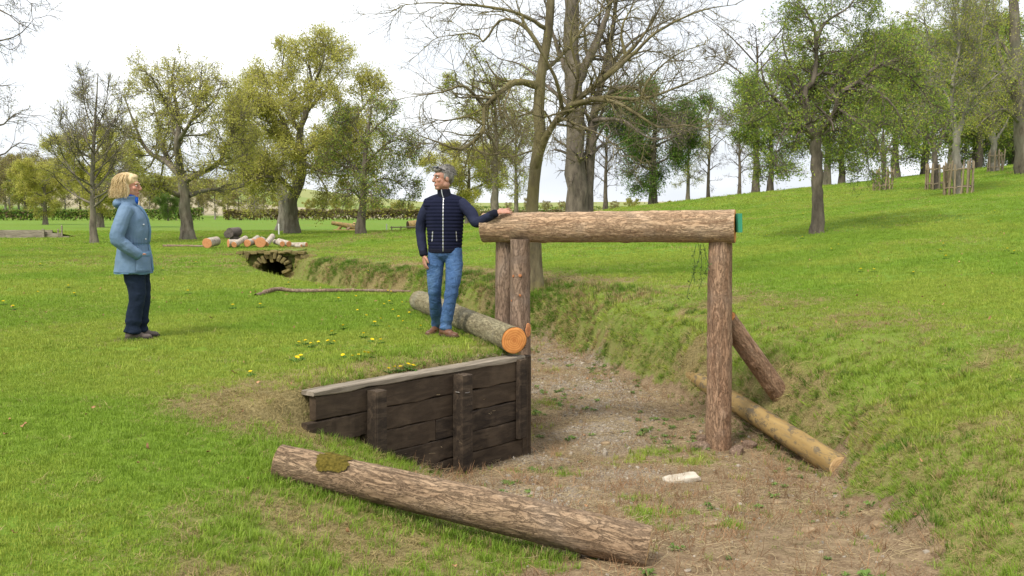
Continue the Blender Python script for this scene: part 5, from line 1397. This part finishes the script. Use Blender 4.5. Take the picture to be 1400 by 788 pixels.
# hair: swept short grey crop
TH = lambda p: (np.asarray(p) @ HR.T) + hc
hp = [ell((0, .025, .058), (.080, .096, .072)), ell((0, .075, .005), (.066, .046, .075)), ell((.062, .03, .02), (.022, .055, .05)), ell((-.062, .03, .02), (.022, .055, .05)), ell((0, -.050, .088), (.060, .045, .034))]
surf('hair', man, [(TH(v), f) for v, f in hp], HAIR_G, .006, 2, lambda V, N: .012 * (fbm(V[:, 0] * 30, V[:, 1] * 30, V[:, 2] * 14, 6, 3) - .4))
ho = man.children[-1] if man.children[-1].name.startswith('hair') else [o for o in man.children if o.name.startswith('hair')][-1]
rg = np.random.default_rng(9); SP = []
for k in range(420):
    a = rg.uniform(0, 6.28); e = rg.uniform(-.15, 1.5); d = np.array([math.cos(a) * math.cos(e), math.sin(a) * math.cos(e), math.sin(e)])
    p = np.array([0, .025, .045]) + d * [.079, .098, .082]
    if p[1] < -.045 and p[2] < .075: continue
    if p[1] < .0 and p[2] < .02: continue
    fl = nrm(np.array([.25, .8, -.35]) + d * .35 + rg.normal(0, .25, 3)); L = rg.uniform(.02, .045)
    SP.append([p - d * .004, p + fl * L * .5 + d * .006, p + fl * L + d * .002])
strands('strand', ho, [TH(q) for q in SP], .0028, HAIR_G).__setitem__('kind', 'stuff')
# sunglasses pushed up on the head
gl = [(-.072, .03, .055), (-.066, -.045, .092), (-.03, -.088, .108), (.03, -.088, .108), (.066, -.045, .092), (.072, .03, .055)]
V, F = tubes(TH(smooth_path(gl, 40))[None], np.full((1, 40), .0035), 6)
go_ = link('sunglasses', make_mesh('sunglasses', V, [(F, 0)], [LENS]), man)
for sx in (-1, 1):
    v, f = ell((sx * .034, -.080, .112), (.026, .007, .017), rotx(rad(-55))); link('lens', make_mesh('lens', TH(v), [(f, 0)], [LENS]), go_)
def face_bits(root, HRm, c, brow):
    for sx in (-1, 1):
        v, f = ell((sx * .031, -.079, .006), (.013, .008, .007)); e = link('eye', make_mesh('eye', (v @ HRm.T) + c, [(f, 0)], [EYEW]), root)
        v, f = ell((sx * .031, -.0855, .006), (.0055, .003, .0058)); link('iris', make_mesh('iris', (v @ HRm.T) + c, [(f, 0)], [LENS]), e)
        P = smooth_path([(sx * .012, -.094, .026), (sx * .032, -.091, .033), (sx * .052, -.074, .025)], 8); V, F = tubes(((P @ HRm.T) + c)[None], np.array([[.003, .004, .0045, .0045, .004, .0035, .003, .002]]), 6)
        link('eyebrow', make_mesh('eyebrow', V, [(F, 0)], [brow]), root)
    P = smooth_path([(-.022, -.088, -.071), (0, -.0985, -.069), (.022, -.088, -.071)], 10); V, F = tubes(((P @ HRm.T) + c)[None], np.array([np.interp(np.linspace(0, 1, 10), [0, .5, 1], [.002, .005, .002])]), 6)
    link('lips', make_mesh('lips', V, [(F, 0)], [LIP]), root)
face_bits(man, HR, hc, HAIR_G)

# ---------------- the woman (built facing -Y, turned to face the man)
WB = np.array([pix(188, 463, 10.0)[0], 10.0]); wz = gz1(*WB)
wom = thing('person', (WB[0], WB[1], wz), 'blond woman in slate blue parka and dark jeans with hand in pocket', 'person', rz=rad(107))
F_ = lambda x, f, z: (x, -f, z)
hc = np.array(F_(0, -.035, 1.545)); HR = rotz(rad(-16)) @ rotx(rad(3))
def foot_z(x, f): 
    return gz1(WB[0] + f, WB[1] + x) - wz + .012
lgN = [F_(-.085, -.01, .78), F_(-.088, .0, .62), F_(-.088, .015, .45), F_(-.088, -.02, .25), F_(-.088, -.045, .085)]
lgF = [F_(.085, .01, .78), F_(.088, .03, .62), F_(.088, .055, .45), F_(.088, .035, .25), F_(.088, .015, .085)]
shN, elN, wrN = np.array(F_(-.175, -.06, 1.305)), np.array(F_(-.245, -.145, 1.03)), np.array(F_(-.205, .035, .865))
shF, elF, wrF = np.array(F_(.185, -.05, 1.315)), np.array(F_(.27, -.14, 1.03)), np.array(F_(.22, .06, .865))
body = head_parts(hc, HR, False) + [tube1([F_(0, -.06, 1.30), F_(0, -.05, 1.41), F_(0, -.035, 1.49)], [.065, .05, .05]), ell(F_(0, -.02, 1.1), (.13, .09, .25)), ell(F_(0, -.01, .85), (.14, .10, .16)),
    tube1([shN, elN, wrN], [.045, .036, .027]), tube1([shF, elF, wrF], [.045, .036, .027]), tube1(lgN, [.07, .065, .05, .048, .038]), tube1(lgF, [.07, .065, .05, .048, .038]), tube1([F_(0, -.05, 1.31), shN], [.05, .04]), tube1([F_(0, -.05, 1.31), shF], [.05, .04])]
body += hand(wrN, (.80, -.42, -.50), (-.9, .1, -.1), (.2, -.7, .6), .2, .05, .9) + hand(wrF, (-.42, -.50, -.66), (.9, .1, -.1), (-.2, -.7, .6), .2, .05, .9)
surf('body', wom, body, SKIN_W, .0066, 1)
surf('jeans', wom, [ell(F_(0, -.01, .80), (.165, .135, .12)), etube(lgN, [.092, .088, .072, .068, .068], [.112, .102, .080, .076, .078], (1, 0, 0), cap=.1), etube(lgF, [.092, .088, .072, .068, .068], [.112, .102, .080, .076, .078], (1, 0, 0), cap=.1)], DARKJ, .008, 3,
    lambda V, N: .014 * (fbm(V[:, 0] * 9, V[:, 1] * 9, V[:, 2] * 15, 15, 3) - .5) + .009 * np.sin(V[:, 2] * 60 + 6 * fbm(V[:, 0] * 6, V[:, 1] * 6, V[:, 2] * 5, 8, 2)) * ss(.26, .14, V[:, 2]))
def wsec(rows): return etube([F_(0, f, z) for z, f, a, b in rows], [a for *_, a, b in rows], [b for *_, a, b in rows], (1, 0, 0), 40, 64, .04)
tor = [wsec([(.675, -.020, .215, .190), (.80, -.018, .208, .176), (.93, -.020, .190, .150), (1.0, -.020, .185, .146), (1.10, -.010, .190, .156), (1.20, -.020, .192, .150), (1.28, -.045, .178, .124), (1.335, -.06, .14, .10), (1.385, -.055, .105, .088)]),
       ell(F_(-.125, -.055, 1.29), (.08, .085, .068)), ell(F_(.125, -.055, 1.29), (.08, .085, .068)), tube1([F_(0, -.06, 1.37), F_(-.16, -.06, 1.305)], [.055, .055]), tube1([F_(0, -.06, 1.37), F_(.16, -.06, 1.305)], [.055, .055])]
def wdisp(V, N):
    fold = .020 * (fbm(V[:, 0] * 6, V[:, 1] * 6, V[:, 2] * 4, 25, 4) - .5) + .008 * (fbm(V[:, 0] * 16, V[:, 1] * 16, V[:, 2] * 12, 26, 3) - .5)
    ang = np.arctan2(V[:, 1], V[:, 0]); gather = .006 * np.sin(ang * 34) * np.exp(-((V[:, 2] - .965) / .05) ** 2)
    cinch = -.010 * np.exp(-((V[:, 2] - .965) / .012) ** 2)
    return fold + gather + cinch
pk = surf('parka', wom, tor, PARKA, .007, 2, wdisp); pt = bvh(pk)
def slw(V, N): return .020 * (fbm(V[:, 0] * 10, V[:, 1] * 10, V[:, 2] * 12, 28, 4) - .5)
surf('sleeve', wom, [tube1([shN + [.02, 0, .01], (shN + elN) / 2 + [-.015, .01, 0], elN, (elN + wrN) / 2 + [-.008, .0, -.008], wrN], [.072, .072, .070, .064, .054])], PARKA, .007, 3, slw)
surf('sleeve', wom, [tube1([shF + [-.02, 0, .01], (shF + elF) / 2 + [.015, .01, 0], elF, (elF + wrF) / 2, wrF], [.072, .072, .070, .064, .054])], PARKA, .007, 3, slw)
surf('cuff', wom, [tube1([wrN - nrm(wrN - elN) * .035, wrN + nrm(wrN - elN) * .01], [.057, .053])], PARKA2, .006, 2)
surf('collar', wom, [etube([F_(0, -.058, 1.365), F_(0, -.055, 1.41), F_(0, -.058, 1.435)], [.105, .092, .095], [.100, .090, .092], (1, 0, 0), 30, None, .1), ell(F_(0, -.145, 1.37), (.12, .05, .05))], PARKA, .007, 3, slw)
surf('inner_collar', wom, [etube([F_(0, -.04, 1.375), F_(0, -.025, 1.44)], [.070, .066], [.078, .074], (1, 0, 0), 30), ell(F_(-.03, .030, 1.395), (.035, .018, .035))], ROYAL, .006, 2)
# side pockets with flaps, back yoke seam, storm flap, waist cord
patch('pocket', wom, pt, grid(F_(-1, .01, .695), F_(-1, .145, .695), F_(-1, .02, .85), F_(-1, .145, .85), 18, 18), (1, 0, 0), PARKA, .016)
patch('pocket_flap', wom, pt, grid(F_(-1, .03, .84), F_(-1, .14, .84), F_(-1, .03, .885), F_(-1, .14, .895), 18, 8), (1, 0, 0), PARKA2, .024)
patch('waist_cord', wom, pt, grid(F_(-1, -.17, .958), F_(-1, .13, .958), F_(-1, -.17, .974), F_(-1, .13, .974), 40, 3), (1, 0, 0), PARKA2, .009)
patch('storm_flap', wom, pt, grid((-.055, -2, .69), (.005, -2, .69), (-.055, -2, 1.36), (.005, -2, 1.36), 7, 50), (0, 1, 0), PARKA2, .012)
patch('hem_band', wom, pt, grid(F_(-1, -.20, .668), F_(-1, .16, .668), F_(-1, -.20, .690), F_(-1, .16, .690), 40, 3), (1, 0, 0), PARKA2, .008)
for (f, z) in ((.065, .862), (.10, 1.02), (.085, 1.16)):
    h = pt.ray_cast(Vector(F_(-1, f, z)), Vector((1, 0, 0)))
    if h[0] is not None:
        v, q = ell(np.array(h[0]) + np.array(h[1]) * .02, (.008, .008, .008)); link('snap_button', make_mesh('snap_button', v, [(q, 0)], [ZIP]), wom)
shoe(wom, F_(-.088, -.035, foot_z(-.088, -.035)), 0, HIKE, HSOLE, .265, 0, ZIP); shoe(wom, F_(.088, .022, foot_z(.088, .022)), rad(4), HIKE, HSOLE, .265, 0, ZIP)
TH = lambda p: (np.asarray(p) @ HR.T) + hc
hp = [ell((0, .022, .052), (.084, .100, .080)), ell((0, .072, -.035), (.080, .060, .105)), ell((.066, .035, -.045), (.030, .062, .095)), ell((-.066, .035, -.045), (.030, .062, .095)), ell((0, -.035, .088), (.060, .045, .032)), ell((0, .095, -.085), (.078, .05, .065))]
surf('hair', wom, [(TH(v), f) for v, f in hp], HAIR_B, .006, 2, lambda V, N: .014 * (fbm(V[:, 0] * 26, V[:, 1] * 26, V[:, 2] * 10, 16, 3) - .45))
ho = [o for o in wom.children if o.name.startswith('hair')][-1]
rg = np.random.default_rng(19); SP = []
for k in range(1500):
    a = rg.uniform(0, 2 * math.pi); cl = rg.normal(0, 1); d = np.array([math.cos(a), math.sin(a), 0])
    if d[1] < -.34: continue
    st_ = np.array([rg.normal(0, .02), -.03 + rg.normal(0, .03), .128]); L = rg.uniform(.19, .33); wv = round(a * 5) * 1.9 + rg.normal(0, 1.1); fl_ = 1 + .12 * max(0, cl)
    P = []
    for q in np.linspace(0, 1, 9):
        e = q * L
        rx = (.090 + .028 * q * q) * fl_; ry = (.106 + .040 * q * q) * fl_
        if q < .42: th = q / .42 * 1.35; p = np.array([d[0] * rx * math.sin(th), d[1] * ry * math.sin(th) + .022, .05 + .084 * math.cos(th)])
        else: p = np.array([d[0] * rx, d[1] * ry + .022, .05 + .084 * math.cos(1.35) - (q - .42) * L * 1.05]) + np.array([.024 * math.sin(wv + 9 * q), .028 * math.cos(wv + 8 * q), 0]) * (q - .3)
        P.append(p)
    if d[1] < -.25: P = [np.array([p[0], max(p[1], -.058 + .02 * i), p[2]]) for i, p in enumerate(P)]
    SP.append(P)
strands('strand', ho, [TH(q) for q in SP], .0023, HAIR_B).__setitem__('kind', 'stuff')
face_bits(wom, HR, hc, HAIR_B)

# ------------------------------------------------------------------ smaller things
# cut log pile
m = Mat('silver_birch_bark', .85, .2); v = m.obj((1, 1, 1.6))
c = m.ramp(m.noise(9, v, 6, .7), [(.3, (.16, .12, .09)), (.5, (.42, .36, .29)), (.7, (.58, .52, .45))]); m.col(c); m.bump(m.noise(14, v, 4), .6, .01); BIRCH = m.m
PD = 37.5
def plog(u0, v0, u1, v1, r, d0, d1, label, seed, cut=CUT_RED, mat=BIRCH):
    a = pix(u0, v0, PD + d0); b = pix(u1, v1, PD + d1)
    lo = min(a[2], b[2]) - r; g0 = gz1((a[0] + b[0]) / 2, PD)
    log('cut_log', a, b, r, r * .93, seed, mat, cuts=(cut, cut), label=label, cat='log', group='cut logs in the pile', sides=20, dl=.05, knots=2, rough=.05)
zo = gz1(pix(350, 335, PD)[0], PD); sc_ = FPX / PD
vg = HORIZ + (CAMZ - zo) * sc_                     # photo row of the ground at the pile
for i, (u0, h0, u1, h1, r, d0, d1, lb) in enumerate((
    (283, 6, 296, 9, .19, -.35, .5, 'thick short log lying apart from the pile with orange split face'),
    (312, 6, 325, 6, .15, -.3, -.1, 'orange faced half log lying in front of the carved stump'),
    (320, 4, 336, 13, .11, -.7, .2, 'thin pale log slanting up behind the stump in the pile'),
    (338, 6, 350, 9, .14, -.2, .8, 'pale log tucked in the middle of the pile'),
    (345, 8, 352, 13, .12, .2, 1.0, 'short pale log lying on top of the middle of the pile'),
    (356, 7, 358, 8, .20, -.5, .3, 'fat log with round orange cut face turned outward'),
    (364, 5, 373, 16, .11, -.4, .1, 'pale log leaning steeply on the fat round log'),
    (386, 5, 376, 8, .10, -.6, .4, 'short log with dark orange end right of the leaning log'),
    (395, 5, 381, 9, .11, -.2, .5, 'pale log overlapping the short dark ended one'),
    (419, 4, 398, 4, .09, .0, .3, 'long thin grey log lying flat at the end of the pile'),
    (412, 2.4, 404, 2.4, .06, -.7, -.6, 'split orange billet lying in front of the flat log'))):
    plog(u0, vg - h0, u1, vg - h1, r, d0, d1, lb, 60 + i)
p = base_of(320, PD + .6)
stump = thing('carved_stump', (p[0], p[1], p[2] + .05), 'dark weathered stump with a round log head standing behind the cut logs', 'stump')
m = Mat('dark_weathered_wood', .9, .2); c = m.ramp(m.noise(8, m.obj((1, 1, .3)), 5), [(.3, (.05, .042, .036)), (.7, (.17, .14, .12))]); m.col(c); m.bump(m.noise(14, m.obj((1, 1, .3)), 4), .6, .02); DWOOD = m.m
P3 = np.array(stump.location)
log('trunk', P3 + [0, 0, -.1], P3 + [.03, 0, .42], .17, .20, 81, DWOOD, stump, sides=24, dl=.04, knots=1, rough=.06)
log('head', P3 + [-.12, -.22, .56], P3 + [.10, .24, .60], .19, .18, 82, DWOOD, stump, cuts=(DWOOD, None), sides=24, dl=.04, knots=1, rough=.05)
log('head', P3 + [-.25, -.12, .50], P3 + [-.14, .2, .52], .14, .14, 83, DWOOD, stump, cuts=(DWOOD, None), sides=24, dl=.04, knots=1, rough=.05)
# log sculpture jump on the far lawn
p = base_of(470, 78); car = thing('carved_log', p, 'orange-brown log on short legs shaped like a crouching animal on the far lawn', 'log'); P3 = np.array(p)
log('back', P3 + [-.95, 0, .62], P3 + [.85, 0, .30], .15, .24, 91, PEELED, car, cuts=(CUT_PALE, CUT_PALE), sides=20, dl=.06)
log('leg', P3 + [-.55, -.1, -.05], P3 + [-.15, 0, .45], .13, .12, 92, PEELED, car, sides=16, dl=.06); log('leg', P3 + [.3, -.2, .08], P3 + [.7, 0, .45], .14, .12, 93, BARK_BLUE, car, sides=16, dl=.06)
log('leg', P3 + [.75, .2, -.05], P3 + [.82, 0, .65], .12, .09, 94, BARK_BLUE, car, cuts=(None, CUT_PALE), sides=16, dl=.06); log('base_log', P3 + [-.8, -.25, .04], P3 + [1.3, -.15, .06], .08, .07, 95, PEELED, car, sides=16, dl=.06)
p = base_of(567, 82); P3 = np.array(p)
tun = thing('log_tunnel', p, 'thick hollow orange log lying on the grass left of the man', 'log')
log('trunk', P3 + [-.55, -.3, .40], P3 + [.9, .4, .5], .36, .40, 96, PEELED, tun, cuts=(HOLE_SHADE, CUT_PALE), sides=24, dl=.06)
fence = thing('rail_fence', base_of(555, 70), 'low brown rail fence on the far lawn beside the hollow log', 'fence'); P3 = np.array(fence.location)
for k in range(4):
    log('post', P3 + [-1.0 + .65 * k, 0, -.1], P3 + [-1.0 + .65 * k, 0, .38], .04, .04, 100 + k, GREYWOOD, fence, sides=8, dl=.1, knots=0)
log('rail', P3 + [-1.1, -.05, .30], P3 + [1.1, -.05, .33], .045, .04, 104, GREYWOOD, fence, sides=10, dl=.1, knots=0)
# white marker stakes
m = Mat('white_paint', .6, .3); m.col(m.mix(m.noise(20, m.obj()), (.75, .75, .73), (.6, .6, .56))); WHITE = m.m
def stake(u, y, h, label, mat=None):
    p = base_of(u, y); V = []; F = []
    for z, r in ((-.1, .035), (h * .85, .035), (h * .93, .035), (h, .012)): V += [(-r, -r, z), (r, -r, z), (r, r, z), (-r, r, z)]
    for k in range(3):
        for i in range(4): F.append([k * 4 + i, k * 4 + (i + 1) % 4, k * 4 + 4 + (i + 1) % 4, k * 4 + 4 + i])
    F.append([12, 13, 14, 15]); o = link('marker_stake', make_mesh('marker_stake', V, [(F, 0)], [mat or WHITE], False)); o.location = tuple(p); tag(o, label, 'stake')
stake(528.5, 66, .55, 'white marker stake standing right of the fresh green tree')
stake(381, 60, .75, 'white marker stake beside the full oak trunk')
# timber edged step at the far left
y = 54; p = base_of(30, y); stp = thing('timber_step', p, 'low bank faced with weathered grey sleepers on the left lawn', 'step'); P3 = np.array(p)
xl, xr = pix(-60, 320, y)[0] - p[0], pix(60, 320, y)[0] - p[0]
for r_ in range(3):
    for j, (a, b) in enumerate(((xl, (xl + xr) / 2 - .01 + .3 * (r_ % 2)), ((xl + xr) / 2 + .01 + .3 * (r_ % 2), xr))):
        V, F = [], []; box(V, F, ((a + b) / 2, 0, .08 + .165 * r_), (b - a) / 2, .06 + .004 * r_, .079)
        o = link('sleeper', make_mesh('sleeper', V, [(F, 0)], [GREYWOOD], False), stp)
for r_ in range(3):
    V, F = [], []; L = (1.3, .85, .4)[r_]; box(V, F, (xr + .02 + L / 2, .1, .08 + .165 * r_), L / 2, .05, .078); link('sleeper', make_mesh('sleeper', V, [(F, 0)], [GREYWOOD], False), stp)
V, F = [], []; box(V, F, (xr + .0, -.08, .25), .06, .03, .30); link('post', make_mesh('post', V, [(F, 0)], [GREYWOOD], False), stp)
V = [(xl, .05, .49), (xr, .05, .49), (xr + 1.2, 3, -.1), (xl - 1, 6, -.1), (xl, .05, -.2), (xr, .05, -.2)]
o = link('turf_top', make_mesh('turf_top', V, [([[0, 1, 2, 3]], 0), ([[4, 5, 1, 0]], 0)], [GROUND], False), stp); set_attr(o.data, 'cover', np.tile([0, .2, 0], (6, 1)))
for u, h in ((79, .55), (84, .75)): stake(u, 53.5, h, 'thin pale stake %s the end of the timber step' % ('touching' if u < 82 else 'standing just past'), GREYWOOD)
# stake guards round the young trees
m = Mat('chestnut_paling', .85, .2); oi = m.n('ShaderNodeObjectInfo'); v = m.obj((1, 1, .2))
c = m.ramp(m.noise(14, v, 5), [(.3, (.17, .125, .075)), (.7, (.40, .31, .20))]); m.col(m.mix(m.math('MULTIPLY', oi.outputs['Random'], .4), c, (.22, .19, .15))); PALE_M = m.m
def paling(r): 
    V, F = tubes(np.array([[(0, 0, -.12), (.004, 0, .4), (0, .006, .8), (0, 0, .97), (0, 0, 1.0)]]), np.array([[r, r * 1.05, r, r * .9, r * .2]]), 7)
    return make_mesh('stake', V, [(F, 0)], [PALE_M])
PAL = paling(.035)
def guard(u, y, R, h, n, label, seed):
    rg = np.random.default_rng(seed); p = base_of(u, y); g_ = thing('tree_guard', p, label, 'tree guard', 'stake guards round young trees'); P3 = np.array(p)
    for k in range(n):
        a = 2 * math.pi * k / n; x, y_ = R * math.cos(a), R * math.sin(a); z = gz1(p[0] + x, p[1] + y_) - p[2]
        o = link('stake', PAL, g_); o.location = (x, y_, z); o.scale = (1, 1, h * rg.uniform(.92, 1.12)); o.rotation_euler = (rg.normal(0, .05), rg.normal(0, .05), a)
    for hz in (.22, .78):
        for k in range(6):
            a0, a1 = 2 * math.pi * k / 6, 2 * math.pi * (k + 1) / 6
            q = [(R * 1.02 * math.cos(a0), R * 1.02 * math.sin(a0), h * hz), (R * 1.02 * math.cos((a0 + a1) / 2), R * 1.02 * math.sin((a0 + a1) / 2), h * hz + .02), (R * 1.02 * math.cos(a1), R * 1.02 * math.sin(a1), h * hz)]
            zz = gz1(p[0] + q[1][0], p[1] + q[1][1]) - p[2]
            V, F = tubes((np.array(q) + [0, 0, zz])[None], np.full((1, 3), .028), 6); link('rail', make_mesh('rail', V, [(F, 0)], [PALE_M]), g_)
guard(1309, 36, .48, 1.12, 14, 'large round guard of pale stakes round the forked grey tree', 1)
guard(1279, 41, .42, 1.05, 11, 'dark shaded stake guard beside the large round guard', 2)
guard(1358, 52, .36, 1.05, 9, 'small distant stake guard near the big oak', 3)
guard(1206, 45, .40, .95, 11, 'narrow stake guard seen right of the crooked tree trunk', 4)
# dandelions
m = Mat('dandelion_yellow', .6, .2); m.col((.85, .62, .01)); DY = m.m; m = Mat('dandelion_leaf', .6, .3); m.col((.07, .17, .02)); DL = m.m
def dandelion(seed):
    rg = np.random.default_rng(seed); V, T, TL = [], [], []
    for ring, (rr, zz, n) in enumerate(((.022, .062, 12), (.013, .068, 8))):
        for k in range(n):
            a = 2 * math.pi * k / n + ring * .3; b = len(V); c_ = np.array([0, 0, zz - .008])
            V += [c_, c_ + [rr * math.cos(a - .22), rr * math.sin(a - .22), .010], c_ + [rr * 1.12 * math.cos(a), rr * 1.12 * math.sin(a), .011], c_ + [rr * math.cos(a + .22), rr * math.sin(a + .22), .010]]; T += [[b, b + 1, b + 2], [b, b + 2, b + 3]]
    v, f = tubes(np.array([[(0, 0, -.01), (.002, 0, .03), (0, 0, .056)]]), np.full((1, 3), .003), 5); b = len(V); V += list(v); Q = (f + b)
    for k in range(7):
        a = 2 * math.pi * k / 7 + rg.uniform(-.2, .2); L = rg.uniform(.05, .08); d = np.array([math.cos(a), math.sin(a), 0]); s_ = np.array([-d[1], d[0], 0]) * .012; b = len(V)
        V += [np.array([0, 0, .008]), d * L * .55 + s_ + [0, 0, .026], d * L + [0, 0, .016], d * L * .55 - s_ + [0, 0, .026]]; TL += [[b, b + 1, b + 2], [b, b + 2, b + 3]]
    return make_mesh('dandelion', V, [(T, 0), (Q, 1), (TL, 1)], [DY, DL], False)
DM = [dandelion(i) for i in range(4)]; rg = np.random.default_rng(50)
near = [(408, 474), (418, 472), (426, 475), (404, 496), (412, 494), (470, 492), (482, 493), (490, 491), (497, 490), (503, 491), (508, 470), (521, 471), (530, 511), (541, 510), (548, 512), (556, 509), (563, 511), (497, 463), (436, 473), (450, 473), (455, 472), (512, 447), (520, 441), (531, 452), (545, 437), (552, 444), (560, 432), (500, 436), (489, 428), (538, 428), (525, 420), (550, 418), (575, 452), (343, 515), (470, 452), (455, 460)]
for (u, v_) in near:
    p = ghit(u, v_); o = link('dandelion', DM[rg.integers(0, 4)]); o.location = (p[0], p[1], gz1(p[0], p[1])); o.rotation_euler = (rg.normal(0, .15), rg.normal(0, .15), rg.uniform(0, 6)); s = rg.uniform(.65, .95); o.scale = (s, s, s * 1.0)
    tag(o, 'yellow dandelion flowering in the turf between the man and the timber wall', 'dandelion', 'dandelions near the timber wall')
for k in range(46):
    u, v_ = (rg.uniform(0, 560), rg.uniform(345, 430)) if k < 26 else (rg.uniform(1020, 1400), rg.uniform(290, 380))
    p = ghit(u, v_)
    if p[1] > 60: continue
    o = link('dandelion', DM[rg.integers(0, 4)]); o.location = (p[0], p[1], gz1(p[0], p[1])); s = rg.uniform(.8, 1.1); o.scale = (s, s, s)
    tag(o, 'lone yellow dandelion out on the %s' % ('open left lawn' if k < 26 else 'rising right lawn'), 'dandelion', 'dandelions on the %s lawn' % ('left' if k < 26 else 'right'))
# curled dead leaves blown over the turf (too small and many to count)
def dead_leaf(seed):
    rg = np.random.default_rng(seed); V, F = [], []
    for i, t_ in enumerate(np.linspace(0, 1, 5)):
        w_ = .016 * math.sin(math.pi * (.08 + .84 * t_)); V += [(t_ * .06 - .03, -w_, .010 + .012 * math.cos(t_ * 5 + seed)), (t_ * .06 - .03, 0, .003 + .010 * math.cos(t_ * 5 + seed)), (t_ * .06 - .03, w_, .012 + .012 * math.cos(t_ * 5 + seed))]
        if i: b = 3 * i; F += [[b - 3, b - 2, b + 1, b], [b - 2, b - 1, b + 2, b + 1]]
    return make_mesh('dead_leaf', V, [(F, 0)], [LIT])
n = 260; y = np.sqrt(rng.uniform(3.6 ** 2, 20 ** 2, n)); x = rng.uniform(-.55, .55, n) * y
tn = np.array([.34, .19, .10]) * rng.uniform(.6, 1.5, n)[:, None]
scatter('dead_leaves', np.stack([x, y, gz(x, y) + .02], 1), np.stack([rng.normal(0, .4, n), rng.normal(0, .4, n), rng.uniform(0, 6.28, n)], 1), rng.uniform(.4, .8, n), rng.integers(0, 3, n), tn, [dead_leaf(i) for i in range(3)], 'curled tan dead leaves scattered over grass and ditch', 'leaves')
# weed rosettes on the ditch floor and moss on the near log
wd = []
for sd in range(3):
    rg = np.random.default_rng(sd); V, F = [], []
    for k in range(16):
        a = rg.uniform(0, 6.28); L = rg.uniform(.03, .075); d = np.array([math.cos(a), math.sin(a), 0]); s_ = np.array([-d[1], d[0], 0]) * L * .22; b = len(V); h = rg.uniform(.01, .045)
        V += [d * .008, d * L * .6 + s_ + [0, 0, h], d * L + [0, 0, h * .7], d * L * .6 - s_ + [0, 0, h]]; F.append([b, b + 1, b + 2, b + 3])
    wd.append(make_mesh('weed', V, [(F, 0)], [GRASSM], False))
x, y = floor_pts(420, lambda d, q, g, x, y: np.clip(d * ss(.5, .7, fbm(x * 1.7, y * 1.7, 0, 77, 3)), 0, 1)); n = len(x)
scatter('ditch_weeds', np.stack([x, y, gz(x, y)], 1), np.stack([np.zeros(n), np.zeros(n), rng.uniform(0, 6.28, n)], 1), rng.uniform(.3, .9, n), rng.integers(0, 3, n), np.array([.15, .24, .05]) * rng.uniform(.6, 1.2, n)[:, None], wd, 'small green weeds sprouting through the ditch floor', 'weeds')

# longer grass left by the mower where timber meets the turf
EX, EY = [], []
def edge(a, b, n, off, sp): 
    a, b = np.asarray(a)[:2], np.asarray(b)[:2]; t_ = rng.uniform(0, 1, n)[:, None]; d_ = nrm(b - a); nn = np.array([-d_[1], d_[0]])
    q_ = a + (b - a) * t_ + nn * (off + rng.normal(0, sp, (n, 1))); EX.append(q_[:, 0]); EY.append(q_[:, 1])
edge(a0, a0 + (a1 - a0) * .82, 420, -.10, .03); edge(a0, a0 + (a1 - a0) * .7, 260, .11, .04)
edge(n0 + (n1 - n0) * .08, n1, 320, .13, .04)
edge(W0 + WN * .10, W0 + WD * 1.3 + WN * .10, 110, 0, .04); edge(W0 - WN * .14, W1 - WN * .14, 160, 0, .03); edge(y0, y1, 150, -.13, .05)
for c_ in ((-7.9, CUL_Y + .12), (-6.85, CUL_Y + .12)): edge((c_[0] - .5, c_[1]), (c_[0] + .5, c_[1]), 60, 0, .06)
edge((-8.4, CUL_Y + .10), (-6.3, CUL_Y + .10), 160, 0, .06)
for (fx, fy) in ((MB[0] + RH[0], MB[1] + RH[1]), (MB[0] + LF[0], MB[1] + LF[1]), (WB[0], WB[1] - .09), (WB[0] + .08, WB[1] - .08), (WB[0] - .08, WB[1] - .1)):
    EX.append(fx + rng.normal(0, .09, 26)); EY.append(fy - .06 + rng.normal(0, .06, 26))
EX, EY = np.concatenate(EX), np.concatenate(EY); n = len(EX); ez = gz(EX, EY)
tp_ = (EY > CUL_Y) & (EX > -7.9) & (EX < -6.86); ez = np.where(tp_, .10, ez)
d_, q_, g_ = masks(EX, EY); bb = rng.uniform(0, 1, n) < .3; tn = np.where(bb[:, None], np.array([.38, .31, .13]), np.array([.16, .27, .025])) * rng.uniform(.6, 1.2, (n, 1))
scatter('edge_grass', np.stack([EX, EY, ez], 1), np.stack([rng.normal(0, .2, n), rng.normal(0, .2, n), rng.uniform(0, 6.28, n)], 1), rng.uniform(.4, .85, n) * np.where(EY > 20, 2.2, 1) * np.where(EY > 9.7, .8, 1), rng.integers(4, 6, n), tn, tufts, 'longer uncut grass along the logs, wall foot and culvert edge', 'grass')

# moss pad growing on the near log
me_ = nearlog.data; nv = len(me_.vertices); co = np.empty(nv * 3, np.float32); me_.vertices.foreach_get('co', co); co = co.reshape(-1, 3).astype(float)
no = np.empty(nv * 3, np.float32); me_.vertices.foreach_get('normal', no); no = no.reshape(-1, 3).astype(float)
Rm = np.array(nearlog.matrix_local.to_3x3()); wn = no @ Rm.T
fit = np.exp(-((co[:, 2] - .33) / .13) ** 2) * ss(.15, .75, wn[:, 2] - .15 * wn[:, 1]) + .9 * (fbm(co[:, 0] * 22, co[:, 1] * 22, co[:, 2] * 16, 71, 4) - .5)
keep = fit > .60
fv = np.array([list(pl.vertices) for pl in me_.polygons if len(pl.vertices) == 4]); fs = fv[keep[fv].all(1)]
use, inv = np.unique(fs, return_inverse=True)
Vm = co[use] + no[use] * (.004 + .012 * fbm(co[use, 0] * 60, co[use, 1] * 60, co[use, 2] * 60, 72, 2))[:, None]
link('moss_patch', make_mesh('moss_patch', Vm, [(inv.reshape(-1, 4), 0)], [MOSS]), nearlog)
